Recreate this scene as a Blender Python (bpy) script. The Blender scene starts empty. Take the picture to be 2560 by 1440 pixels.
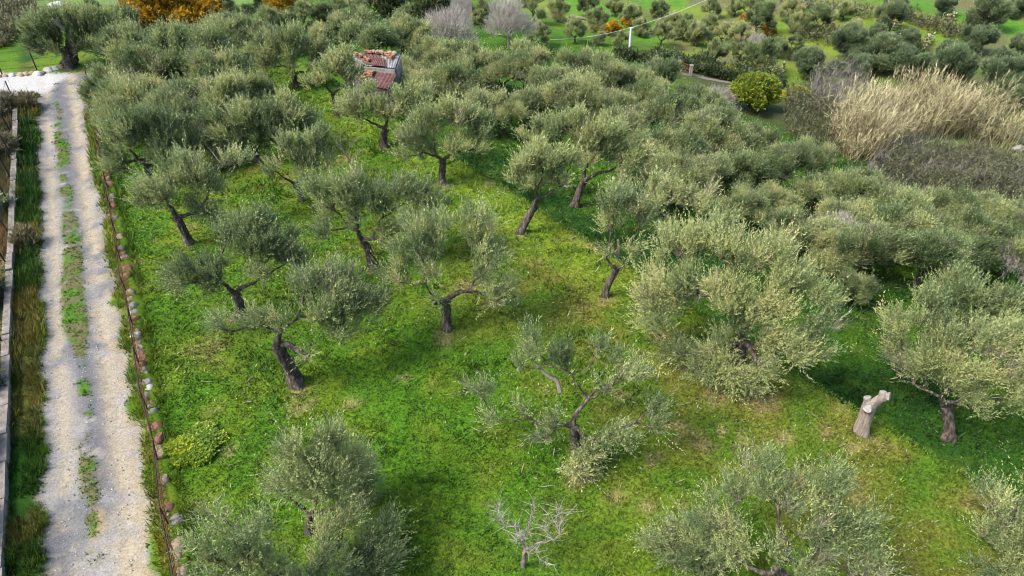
import bpy, math, random
import numpy as np

# ------------------------------------------------------------------ camera, sky, sun, exposure
S = bpy.context.scene
COL = S.collection
CAM_H, PITCH, FPX = 16.7, math.radians(37.5), 1708.0
cam = bpy.data.cameras.new('camera')
cam.sensor_width = 36.0
cam.lens = FPX / 2560 * 36
cam.clip_start, cam.clip_end = 0.5, 2000
camo = bpy.data.objects.new('camera', cam)
camo.location = (0, 0, CAM_H)
camo.rotation_euler = (math.pi / 2 - PITCH, 0, 0)
COL.objects.link(camo)
S.camera = camo

SUN_EL, SUN_AZ = math.radians(50), math.radians(-112)      # azimuth measured from +y towards +x
W = bpy.data.worlds.new('World'); S.world = W; W.use_nodes = True
wn = W.node_tree
sky = wn.nodes.new('ShaderNodeTexSky')
sky.sky_type = 'NISHITA'; sky.sun_disc = False
sky.sun_elevation = SUN_EL; sky.sun_rotation = SUN_AZ
sky.air_density = 1.0; sky.dust_density = 3.0; sky.ozone_density = 1.0
bgn = wn.nodes['Background']; bgn.inputs['Strength'].default_value = 0.15
wn.links.new(sky.outputs[0], bgn.inputs[0])
sl = bpy.data.lights.new('sun', 'SUN'); sl.energy = 2.3; sl.angle = math.radians(20); sl.color = (1, .95, .86)
so = bpy.data.objects.new('sun', sl); COL.objects.link(so)
sd = np.array([math.sin(SUN_AZ) * math.cos(SUN_EL), math.cos(SUN_AZ) * math.cos(SUN_EL), math.sin(SUN_EL)])
from mathutils import Vector
so.rotation_euler = Vector(sd).to_track_quat('Z', 'Y').to_euler()
so.location = (0, 0, 60)
S.view_settings.view_transform = 'Standard'; S.view_settings.look = 'None'
S.view_settings.gamma = 1; S.view_settings.use_curve_mapping = False
S.view_settings.exposure = 1.36
S.render.engine = 'CYCLES'
S.cycles.filter_width = 1.1; S.cycles.max_bounces = 6; S.cycles.transparent_max_bounces = 4

# ------------------------------------------------------------------ numeric helpers
RT = np.random.default_rng(7).random((256, 256))
def vn(x, y, seed=0):
    x = np.asarray(x, float) + seed * 17.31; y = np.asarray(y, float) + seed * 9.77
    ix = np.floor(x).astype(int); iy = np.floor(y).astype(int)
    fx = x - ix; fy = y - iy
    fx = fx * fx * (3 - 2 * fx); fy = fy * fy * (3 - 2 * fy)
    a = RT[ix & 255, iy & 255]; b = RT[(ix + 1) & 255, iy & 255]
    c = RT[ix & 255, (iy + 1) & 255]; d = RT[(ix + 1) & 255, (iy + 1) & 255]
    return (a * (1 - fx) + b * fx) * (1 - fy) + (c * (1 - fx) + d * fx) * fy
def fbm(x, y, seed=0, o=4):
    x = np.asarray(x, float); y = np.asarray(y, float)
    t = 0; a = .5; n = 0
    for k in range(o):
        t = t + a * vn(x * 2 ** k, y * 2 ** k, seed + k * 3); n += a; a *= .5
    return t / n
def ss(a, b, x):
    t = np.clip((np.asarray(x, float) - a) / (b - a), 0, 1)
    return t * t * (3 - 2 * t)
def mix(a, b, f):
    return a + (b - a) * f
def norm(v):
    return v / np.maximum(np.linalg.norm(v, axis=-1, keepdims=True), 1e-9)

# ------------------------------------------------------------------ terrain
RN = np.array([.873, .488])            # across the dirt road
RL = np.array([-.488, .873])           # along it
def road_n(x, y): return RN[0] * x + RN[1] * y
def road_l(x, y): return RL[0] * x + RL[1] * y
def edge_s(x, y):
    return .781 * x + .625 * y - 18.5 + (fbm(np.asarray(x) / 5, np.asarray(y) / 5, 4, 2) - .5) * .6 + (fbm(np.asarray(x) / 14, np.asarray(y) / 14, 6, 2) - .5) * ss(3, 14, .781 * np.asarray(x) + .625 * np.asarray(y) - 18.5) * 6
def on_road(x, y):
    """signed amount inside the road, in metres (negative outside)"""
    n, l = road_n(x, y), road_l(x, y)
    e = (fbm(np.asarray(x) * 1.1, np.asarray(y) * 1.1, 9, 5) - .5) * .8
    main = np.minimum(n + 5.98, -3.28 - n)
    main = np.minimum(main, 46 - np.asarray(y))
    cross = np.minimum(np.asarray(y) - 42.0, 45.9 - np.asarray(y))
    cross = np.minimum(cross, -27.6 - np.asarray(x))
    return np.maximum(main, cross) + e
def H0(x, y):
    x = np.asarray(x, float); y = np.asarray(y, float)
    s = edge_s(x, y)
    z = np.zeros_like(s)
    for k, h in enumerate((1.7, 1.2, 1.2, 1.3, 1.3)):
        z = z - h * ss(0, .6, s - 6.2 * k)
    z = z - 2.6 * ss(30, 46, s)
    zf = -np.clip(.17 * (y - 60), 0, 8.4)
    z = np.minimum(z, zf)
    for k in range(12):
        z = z + .75 * ss(0, 1.6, s - 54 - 9 * k)
    z = z + .13 * (fbm(x / 3.3, y / 3.3, 1, 3) - .5) + .05 * (fbm(x / .5, y / .5, 2, 2) - .5)
    return z
def H(x, y):
    z = H0(x, y)
    r = on_road(x, y)
    flat = ss(-1.6, -.7, r)
    return z * (1 - flat) + (-.17 * ss(-.85, -.45, r)) * flat
def ray(u, v):
    a = (u - 1280) / FPX; b = (v - 720) / FPX
    c, s = math.cos(PITCH), math.sin(PITCH)
    return np.array([a, c - b * s, -s - b * c])
TT = np.arange(8, 240, .08)
def hit(u, v, off=0.0):
    d = ray(u, v)
    p = TT[:, None] * d + np.array([0, 0, CAM_H])
    i = int(np.argmax(p[:, 2] < H(p[:, 0], p[:, 1]) + off))
    return p[i]
def at_plane(u, v, B, d=0.0):
    """point seen at (u,v) on the upright plane through B facing the viewer, pushed back by d"""
    h = np.array([B[0], B[1]]); h = h / np.linalg.norm(h)
    dist = h @ np.array([B[0], B[1]]) + d
    r = ray(u, v)
    t = dist / (h @ r[:2])
    return r * t + np.array([0, 0, CAM_H])
def depth(p):
    return p[1] * math.cos(PITCH) + (CAM_H - p[2]) * math.sin(PITCH)

# ------------------------------------------------------------------ materials
def newmat(name):
    m = bpy.data.materials.new(name); m.use_nodes = True
    nt = m.node_tree
    return m, nt, nt.nodes['Principled BSDF'], nt.nodes['Material Output']
def nd(nt, t, **kw):
    n = nt.nodes.new(t)
    for k, v in kw.items(): setattr(n, k, v)
    return n
def ramp(nt, stops):
    r = nd(nt, 'ShaderNodeValToRGB')
    while len(r.color_ramp.elements) < len(stops): r.color_ramp.elements.new(.5)
    for e, (p, c) in zip(r.color_ramp.elements, stops):
        e.position = p; e.color = (*c, 1)
    return r
def noise(nt, scale, detail=4, rough=.6, coord='Object'):
    tc = nd(nt, 'ShaderNodeTexCoord'); n = nd(nt, 'ShaderNodeTexNoise')
    n.inputs['Scale'].default_value = scale; n.inputs['Detail'].default_value = detail
    n.inputs['Roughness'].default_value = rough
    nt.links.new(tc.outputs[coord], n.inputs['Vector'])
    return n
def rough_mat(name, stops, scale=6, rough=.85, bump=.4, bscale=30, stretch=None, metallic=0, spec=.3):
    m, nt, b, o = newmat(name)
    n = noise(nt, scale, 6, .65); r = ramp(nt, stops)
    nt.links.new(n.outputs['Fac'], r.inputs[0]); nt.links.new(r.outputs[0], b.inputs['Base Color'])
    n2 = noise(nt, bscale, 5, .7)
    if stretch:
        for q in (n, n2):
            mp = nd(nt, 'ShaderNodeMapping'); mp.inputs['Scale'].default_value = stretch
            tc = nd(nt, 'ShaderNodeTexCoord')
            nt.links.new(tc.outputs['Object'], mp.inputs[0]); nt.links.new(mp.outputs[0], q.inputs['Vector'])
    bp = nd(nt, 'ShaderNodeBump'); bp.inputs['Strength'].default_value = bump; bp.inputs['Distance'].default_value = .03
    nt.links.new(n2.outputs['Fac'], bp.inputs['Height']); nt.links.new(bp.outputs[0], b.inputs['Normal'])
    b.inputs['Roughness'].default_value = rough; b.inputs['Metallic'].default_value = metallic
    b.inputs['Specular IOR Level'].default_value = spec
    return m
def leaf_mat(name, stops, under=1.9, trans=.25):
    """leaf blades: the tone attribute runs from old dark leaves to young pale ones; undersides are paler"""
    m, nt, b, o = newmat(name)
    at = nd(nt, 'ShaderNodeAttribute', attribute_name='tone')
    oi = nd(nt, 'ShaderNodeObjectInfo')
    sp = nd(nt, 'ShaderNodeSeparateColor')
    nt.links.new(oi.outputs['Color'], sp.inputs[0])
    ad = nd(nt, 'ShaderNodeMath', operation='ADD'); nt.links.new(at.outputs['Fac'], ad.inputs[0])
    sb = nd(nt, 'ShaderNodeMath', operation='SUBTRACT'); nt.links.new(sp.outputs[0], sb.inputs[0]); sb.inputs[1].default_value = .5
    nt.links.new(sb.outputs[0], ad.inputs[1])
    r = ramp(nt, stops); nt.links.new(ad.outputs[0], r.inputs[0])
    ge = nd(nt, 'ShaderNodeNewGeometry')
    mu = nd(nt, 'ShaderNodeMix', data_type='RGBA', blend_type='MULTIPLY')
    mu.inputs[0].default_value = 1; mu.inputs[7].default_value = (under, under, under * 1.0, 1)
    nt.links.new(r.outputs[0], mu.inputs[6])
    mx = nd(nt, 'ShaderNodeMix', data_type='RGBA')
    nt.links.new(ge.outputs['Backfacing'], mx.inputs[0]); nt.links.new(r.outputs[0], mx.inputs[6]); nt.links.new(mu.outputs[2], mx.inputs[7])
    nt.links.new(mx.outputs[2], b.inputs['Base Color'])
    b.inputs['Roughness'].default_value = .5; b.inputs['Specular IOR Level'].default_value = .35
    tr = nd(nt, 'ShaderNodeBsdfTranslucent'); nt.links.new(mx.outputs[2], tr.inputs[0])
    ms = nd(nt, 'ShaderNodeMixShader'); ms.inputs[0].default_value = trans
    nt.links.new(b.outputs[0], ms.inputs[1]); nt.links.new(tr.outputs[0], ms.inputs[2]); nt.links.new(ms.outputs[0], o.inputs[0])
    return m
def ground_mat(name, bumpd, rough=.95, scale=9.0, vary=(.4, 1.65), fine=45):
    """base colour from the surface's own colour map, broken up by fine noise"""
    m, nt, b, o = newmat(name)
    at = nd(nt, 'ShaderNodeAttribute', attribute_name='col')
    n1 = noise(nt, scale, 5, .7); n2 = noise(nt, fine, 4, .7)
    mr = nd(nt, 'ShaderNodeMapRange'); mr.inputs[1].default_value = .3; mr.inputs[2].default_value = .7
    mr.inputs[3].default_value = vary[0]; mr.inputs[4].default_value = vary[1]
    nt.links.new(n1.outputs['Fac'], mr.inputs[0])
    mr2 = nd(nt, 'ShaderNodeMapRange'); mr2.inputs[1].default_value = .3; mr2.inputs[2].default_value = .7
    mr2.inputs[3].default_value = .75; mr2.inputs[4].default_value = 1.25
    nt.links.new(n2.outputs['Fac'], mr2.inputs[0])
    mm = nd(nt, 'ShaderNodeMath', operation='MULTIPLY'); nt.links.new(mr.outputs[0], mm.inputs[0]); nt.links.new(mr2.outputs[0], mm.inputs[1])
    vm = nd(nt, 'ShaderNodeVectorMath', operation='SCALE')
    nt.links.new(at.outputs['Color'], vm.inputs[0]); nt.links.new(mm.outputs[0], vm.inputs['Scale'])
    nt.links.new(vm.outputs[0], b.inputs['Base Color'])
    bp = nd(nt, 'ShaderNodeBump'); bp.inputs['Strength'].default_value = .7; bp.inputs['Distance'].default_value = bumpd
    nt.links.new(n1.outputs['Fac'], bp.inputs['Height']); nt.links.new(bp.outputs[0], b.inputs['Normal'])
    b.inputs['Roughness'].default_value = rough; b.inputs['Specular IOR Level'].default_value = .15
    return m

M_GROUND = ground_mat('grassland', .08, .95, 11.0, (.3, 1.75))
M_ROAD = ground_mat('gravel_and_dust', .015, .95, 16.0, (.6, 1.36), 70)
def attr_leaf(name, trans=.3):
    m, nt, b, o = newmat(name)
    at = nd(nt, 'ShaderNodeAttribute', attribute_name='col')
    nt.links.new(at.outputs['Color'], b.inputs['Base Color'])
    b.inputs['Roughness'].default_value = .6; b.inputs['Specular IOR Level'].default_value = .25
    tr = nd(nt, 'ShaderNodeBsdfTranslucent'); nt.links.new(at.outputs['Color'], tr.inputs[0])
    ms = nd(nt, 'ShaderNodeMixShader'); ms.inputs[0].default_value = trans
    nt.links.new(b.outputs[0], ms.inputs[1]); nt.links.new(tr.outputs[0], ms.inputs[2]); nt.links.new(ms.outputs[0], o.inputs[0])
    return m
M_BLADE = attr_leaf('grass_blades')
M_OLIVE = leaf_mat('olive_leaves', [(0, (.042, .070, .022)), (.35, (.142, .192, .080)), (.65, (.30, .335, .130)), (1, (.42, .39, .18))], 1.35, .42)
M_ROUND = leaf_mat('dense_olive_leaves', [(0, (.045, .074, .034)), (.4, (.13, .172, .082)), (1, (.26, .29, .135))], 1.5, .38)
M_ORANGE = leaf_mat('orange_leaves', [(0, (.07, .06, .01)), (.4, (.32, .19, .014)), (.7, (.48, .28, .018)), (1, (.55, .40, .03))], 1.2)
M_YELLOW = leaf_mat('yellow_green_leaves', [(0, (.05, .085, .01)), (.5, (.135, .185, .02)), (1, (.40, .36, .02))], 1.2)
M_WEED = leaf_mat('weed_leaves', [(0, (.03, .09, .005)), (.45, (.08, .155, .008)), (.6, (.14, .22, .01)), (.76, (.36, .40, .015))], 1.1)
M_DARKLEAF = leaf_mat('dark_evergreen_leaves', [(0, (.018, .034, .012)), (.5, (.05, .07, .024)), (1, (.11, .12, .04))], 1.3)
M_DRYTWIG = leaf_mat('bare_grey_twigs', [(0, (.065, .060, .05)), (.5, (.16, .148, .122)), (1, (.31, .285, .245))], 1.0, .05)
M_BROWN = leaf_mat('brown_scrub', [(0, (.03, .036, .014)), (.5, (.082, .088, .042)), (1, (.20, .175, .085))], 1.2)
M_REED = leaf_mat('dry_reed', [(0, (.045, .055, .02)), (.35, (.17, .145, .07)), (.65, (.37, .325, .17)), (1, (.52, .47, .28))], 1.0, .2)
M_CACTUS = leaf_mat('cactus_pad_skin', [(0, (.06, .09, .04)), (.5, (.13, .16, .07)), (1, (.36, .34, .18))], 1.0, 0)
M_BARK = rough_mat('olive_bark', [(.3, (.012, .009, .008)), (.5, (.058, .046, .037)), (.7, (.20, .165, .135))], 9, .95, .9, 22, (1, 1, .35))
M_TWIG = rough_mat('olive_twig_bark', [(.3, (.05, .042, .03)), (.7, (.17, .14, .10))], 9, .9, .2)
M_DEAD = rough_mat('weathered_dead_wood', [(.25, (.07, .056, .046)), (.5, (.155, .128, .108)), (.75, (.26, .22, .19))], 9, .9, .6, 30, (1, 1, .3))
M_STUMP = rough_mat('grey_stump_bark', [(.28, (.075, .058, .046)), (.5, (.235, .195, .16)), (.75, (.36, .31, .26))], 7, .9, 1.0, 26, (2, 2, .25))
M_CUT = rough_mat('sawn_wood_face', [(.3, (.12, .11, .098)), (.5, (.20, .19, .172)), (.7, (.28, .27, .25))], 10, .8, .3)

# ------------------------------------------------------------------ meshes
class MB:
    """collects triangles and quads with a tone per vertex"""
    def __init__(s): s.v = []; s.t = []; s.f = []; s.n = 0
    def add(s, v, f, mat=0, tone=.5, smooth=False):
        v = np.asarray(v, float).reshape(-1, 3); f = np.asarray(f, int)
        s.v.append(v); s.t.append(np.broadcast_to(np.asarray(tone, float), (len(v),)))
        s.f.append((f + s.n, mat, smooth)); s.n += len(v)
        return s
    def build(s, name, mats, parent=None, col=None, loc=None):
        me = bpy.data.meshes.new(name)
        s.fill(me, mats, col)
        return link(name, me, parent, loc)
    def fill(s, me, mats, col=None):
        V = np.concatenate(s.v); T = np.concatenate(s.t)
        me.vertices.add(len(V)); me.vertices.foreach_set('co', V.astype(np.float32).ravel())
        li = np.concatenate([f.ravel() for f, _, _ in s.f])
        tot = np.concatenate([np.full(len(f), f.shape[1]) for f, _, _ in s.f])
        mi = np.concatenate([np.full(len(f), m) for f, m, _ in s.f])
        sm = np.concatenate([np.full(len(f), k) for f, _, k in s.f])
        st = np.concatenate([[0], np.cumsum(tot)[:-1]])
        me.loops.add(len(li)); me.loops.foreach_set('vertex_index', li.astype(np.int32))
        me.polygons.add(len(tot)); me.polygons.foreach_set('loop_start', st.astype(np.int32))
        me.polygons.foreach_set('material_index', mi.astype(np.int32)); me.polygons.foreach_set('use_smooth', sm.astype(bool))
        a = me.attributes.new('tone', 'FLOAT', 'POINT'); a.data.foreach_set('value', T.astype(np.float32))
        if col is not None:
            c = me.attributes.new('col', 'FLOAT_COLOR', 'POINT')
            c.data.foreach_set('color', np.concatenate([col, np.ones((len(col), 1))], 1).astype(np.float32).ravel())
        for m in (mats if isinstance(mats, (list, tuple)) else [mats]): me.materials.append(m)
        me.update(calc_edges=True); me.validate()
def link(name, me, parent=None, loc=None):
    o = bpy.data.objects.new(name, me); COL.objects.link(o)
    if parent is not None: o.parent = parent
    if loc is not None: o.location = [float(q) for q in loc]
    return o
def tag(o, label=None, cat=None, group=None, kind=None):
    if label: o['label'] = label
    if cat: o['category'] = cat
    if group: o['group'] = group
    if kind: o['kind'] = kind
    return o
def thing(name, label, cat, loc=(0, 0, 0), rz=0, group=None):
    o = bpy.data.objects.new(name, None); COL.objects.link(o)
    o.location = [float(q) for q in loc]; o.rotation_euler = (0, 0, rz); o.empty_display_size = .3
    return tag(o, label, cat, group)
def tube(mb, P, R, sides=7, mat=0, tone=.5, rng=None, gnarl=0.0, cap=True):
    P = np.asarray(P, float); R = np.asarray(R, float); n = len(P)
    T = norm(np.gradient(P, axis=0))
    u = np.cross(T[0], [0.31, .9, .2]); u = u / np.linalg.norm(u)
    rings = []
    a = np.arange(sides) * 2 * np.pi / sides
    for i in range(n):
        u = u - T[i] * (u @ T[i]); u = u / max(np.linalg.norm(u), 1e-6)
        w = np.cross(T[i], u)
        r = np.full(sides, R[i])
        if gnarl and rng is not None: r = r * (1 + gnarl * (rng.random(sides) - .5) + gnarl * .8 * np.sin(a * 3 + i * .5))
        rings.append(P[i] + np.outer(np.cos(a) * r, u) + np.outer(np.sin(a) * r, w))
    V = np.concatenate(rings)
    f = []
    for i in range(n - 1):
        for k in range(sides):
            f.append((i * sides + k, i * sides + (k + 1) % sides, (i + 1) * sides + (k + 1) % sides, (i + 1) * sides + k))
    mb.add(V, f, mat, tone, True)
    if cap:
        c = len(V)
        V2 = np.concatenate([rings[-1], P[-1:] + T[-1:] * R[-1] * .3])
        mb.add(V2, [(k, (k + 1) % sides, sides) for k in range(sides)], mat, tone, True)
def box(mb, c, sx, sy, sz, rot=None, mat=0, tone=.5, jit=0, rng=None):
    v = np.array([[x, y, z] for z in (-.5, .5) for y in (-.5, .5) for x in (-.5, .5)]) * [sx, sy, sz]
    if jit: v = v + (rng.random((8, 3)) - .5) * jit
    if rot is not None: v = v @ np.asarray(rot).T
    mb.add(v + np.asarray(c, float), [(0, 2, 3, 1), (4, 5, 7, 6), (0, 1, 5, 4), (2, 6, 7, 3), (0, 4, 6, 2), (1, 3, 7, 5)], mat, tone)
def rotz(a):
    c, s = math.cos(a), math.sin(a); return np.array([[c, -s, 0], [s, c, 0], [0, 0, 1.]])
def rotx(a):
    c, s = math.cos(a), math.sin(a); return np.array([[1., 0, 0], [0, c, -s], [0, s, c]])
def roty(a):
    c, s = math.cos(a), math.sin(a); return np.array([[c, 0, s], [0, 1., 0], [-s, 0, c]])
def rsph(rng, n):
    d = norm(rng.normal(size=(n, 3))); return d * (rng.random((n, 1)) ** (1 / 3))
def bez(p0, p1, p2, p3, n):
    t = np.linspace(0, 1, n)[:, None]
    return (1 - t) ** 3 * p0 + 3 * t * (1 - t) ** 2 * p1 + 3 * t * t * (1 - t) * p2 + t ** 3 * p3

def leaves(mb, P, D, L, n, ll, lw, tone, rng, mat=0, spread=(.4, .9), tj=.09):
    """N shoots with n narrow leaves each"""
    N = len(P)
    if N == 0: return
    ref = norm(rng.normal(size=(N, 3)))
    U = norm(np.cross(D, ref)); Vv = np.cross(D, U)
    j = (np.arange(n) + .5) / n
    base = P[:, None] + D[:, None] * (L[:, None] * (.12 + .88 * j[None]))[:, :, None]
    az = np.arange(n)[None] * 2.4 + rng.random((N, 1)) * 6.28 + rng.normal(size=(N, n)) * .4
    th = mix(spread[1], spread[0], j)[None] + rng.normal(size=(N, n)) * .2
    side = U[:, None] * np.cos(az)[..., None] + Vv[:, None] * np.sin(az)[..., None]
    ld = norm(D[:, None] * np.cos(th)[..., None] + side * np.sin(th)[..., None])
    wv = norm(np.cross(ld, rng.normal(size=(N, n, 3)) * .55 + np.array([0, 0, 1.0])))
    sz = (.75 + .5 * rng.random((N, n)))[..., None]
    a = base + wv * lw * .5 * sz + ld * ll * .15; b = base - wv * lw * .5 * sz + ld * ll * .15; c = base + ld * ll * sz
    V = np.stack([a, b, c], 2).reshape(-1, 3)
    k = N * n
    t = np.clip(np.asarray(tone)[:, None] + rng.normal(size=(N, n)) * tj, 0, 1).reshape(-1)
    mb.add(V, np.arange(k * 3).reshape(k, 3), mat, np.repeat(t, 3))
def stems(mb, P, D, L, w, tone, rng, mat=0, bend=.25):
    """thin bent stems, two triangles' worth each"""
    N = len(P)
    if N == 0: return
    wv = norm(np.cross(D, rng.normal(size=(N, 3)))) * w
    mid = P + D * (L * .55)[:, None] + rng.normal(size=(N, 3)) * (L * bend * .2)[:, None]
    tip = P + D * L[:, None] + rng.normal(size=(N, 3)) * (L * bend * .4)[:, None]
    V = np.stack([P - wv, P + wv, mid + wv * .7, mid - wv * .7, tip], 1).reshape(-1, 3)
    i = np.arange(N)[:, None] * 5
    tt = np.repeat(np.broadcast_to(np.asarray(tone), (N,)), 5)
    mb.add(V, i + np.array([[0, 1, 2, 3]]), mat, tt)
    V2 = np.stack([mid - wv * .7, mid + wv * .7, tip], 1).reshape(-1, 3)
    mb.add(V2, np.arange(N * 3).reshape(N, 3), mat, np.repeat(np.broadcast_to(np.asarray(tone), (N,)), 3))

def clump_leaves(mb, C, R, ctr, rng, dens, ll, lw, tone, up=.85, nl=12, dry=.1, twigs=True, sub=None, slen=(.30, .72), wild=.08, flat=.85):
    """one foliage clump: sub-tufts on twigs, shoots growing up and outwards"""
    ns = sub or int(max(4, min(12, 6 * R / .6)))
    so_ = rsph(rng, ns); so_ = norm(so_) * (np.linalg.norm(so_, axis=1, keepdims=True) ** .5)
    so_ = so_ * R * .72 * np.array([1, 1, flat])
    for o in so_:
        sc = C + o; rs = R * (.30 + .22 * rng.random()); st_ = rng.normal() * .12
        if twigs:
            m = C + o * .5 + rng.normal(size=3) * R * .08
            tube(mb, [C - np.array([0, 0, R * .4]), m, sc], [.02, .013, .006], 3, 1, .4, cap=False)
        N = int(dens * rs * rs * (.75 + .5 * rng.random()))
        P = sc + rsph(rng, N) * rs * .8
        outw = norm(P - ctr) * .55 + norm(P - sc) * .35
        P = P - norm(outw + np.array([0, 0, up])) * .18
        D = norm(outw + np.array([0, 0, up]) + rng.normal(size=(N, 3)) * .36)
        L = (slen[0] + (slen[1] - slen[0]) * rng.random(N)) * (1 + (rng.random(N) < wild) * .9)
        tb = np.clip(tone + st_ + (P[:, 2] - sc[2]) / rs * .05 + rng.normal(size=N) * .08, 0, 1)
        if rng.random() < dry:
            stems(mb, P, D, L * 1.15, .006 * ll / .09, .35 + .3 * rng.random(N), rng, 2)
            k = rng.random(N) < .35
            leaves(mb, P[k], D[k], L[k], nl, ll, lw, np.clip(tb[k] + .2, 0, 1), rng)
        else:
            leaves(mb, P, D, L, nl, ll, lw, tb, rng)
            k = rng.random(N) < .35
            stems(mb, P[k], D[k], L[k], .004 * ll / .09, .5, rng, 1, .05)

def skeleton(base, fork, C, R, rng, r0, sides=8):
    """trunk and limbs; returns (trunk MB, [limb MBs])"""
    tr = MB()
    m1 = base + (fork - base) * .35 + rng.normal(size=3) * [.08, .08, 0]; m2 = base + (fork - base) * .75 + rng.normal(size=3) * [.07, .07, 0]
    P = bez(base - [0, 0, .15], m1, m2, fork, 9)
    prof = np.array([1.7, 1.25, 1.05, .97, .93, .9, .88, .9, .95]) * r0
    tube(tr, P, prof, sides + 2, 0, .5, rng, .32)
    nodes = [(fork, r0 * .8)]
    limbs = []
    order = np.argsort([np.linalg.norm(c - fork) for c in C])
    for i in order:
        c = C[i]; end = c - np.array([0, 0, R[i] * .3])
        best = min(nodes, key=lambda q: np.linalg.norm(end - q[0]) + .45 * np.linalg.norm(q[0] - fork))
        a, ra = best
        L = np.linalg.norm(end - a)
        d = end - a
        p1 = a + d * .3 + np.array([0, 0, .12 * L]) * (1 if d[2] < L * .6 else -.2) + rng.normal(size=3) * L * .1
        p2 = a + d * .7 + rng.normal(size=3) * L * .1 - np.array([0, 0, .08 * L])
        Q = bez(a, p1, p2, end, 8) + np.concatenate([np.zeros((1, 3)), rng.normal(size=(6, 3)) * L * .022, np.zeros((1, 3))])
        rs = min(ra * .85, r0 * .62); re = max(.02, r0 * .16)
        RR = np.linspace(rs, re, 8)
        mb = MB(); tube(mb, Q, RR, sides - 1, 0, .5, rng, .22)
        limbs.append(mb)
        for k in (2, 4, 5): nodes.append((Q[k], RR[k]))
    return tr, limbs

def make_tree(name, label, cat, base, fork, C, R, seed, r0=.2, tone=.45, dens=620, ll=.095, lw=.028, group=None, mat=M_OLIVE, dry=.1, bark=M_BARK, **kw):
    """base etc. in world space; parts are stored relative to the base"""
    rng = np.random.default_rng(seed)
    base = np.asarray(base, float); rel = lambda p: np.asarray(p, float) - base
    C = [rel(c) for c in C]; fk = rel(fork)
    r0 = r0 * .84
    root = thing(name, label, cat, base, 0, group)
    tr, limbs = skeleton(np.zeros(3), fk, C, R, rng, r0)
    tr.build('trunk', bark, root)
    for l in limbs: l.build('limb', bark, root)
    cr = MB()
    ctr = np.mean(C, axis=0) - [0, 0, .8]
    for c, r in zip(C, R):
        clump_leaves(cr, c, r, ctr, rng, dens, ll, lw, tone + rng.normal() * .09, dry=dry, **kw)
    o = cr.build('crown', [mat, M_TWIG, M_DRYTWIG], root); o.color = (.5, .5, .5, 1)
    return root
def copy_tree(src, loc, rz, sc, label, group=None, tone=.5, cat=None):
    r = src.copy(); COL.objects.link(r)
    r.location = [float(q) for q in loc]; r.rotation_euler = (0, 0, rz); r.scale = sc
    r['label'] = label
    if cat: r['category'] = cat
    if group: r['group'] = group
    elif 'group' in r: del r['group']
    for ch in src.children:
        c = ch.copy(); COL.objects.link(c); c.parent = r
        c.color = (tone, .5, .5, 1)
    return r

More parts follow.
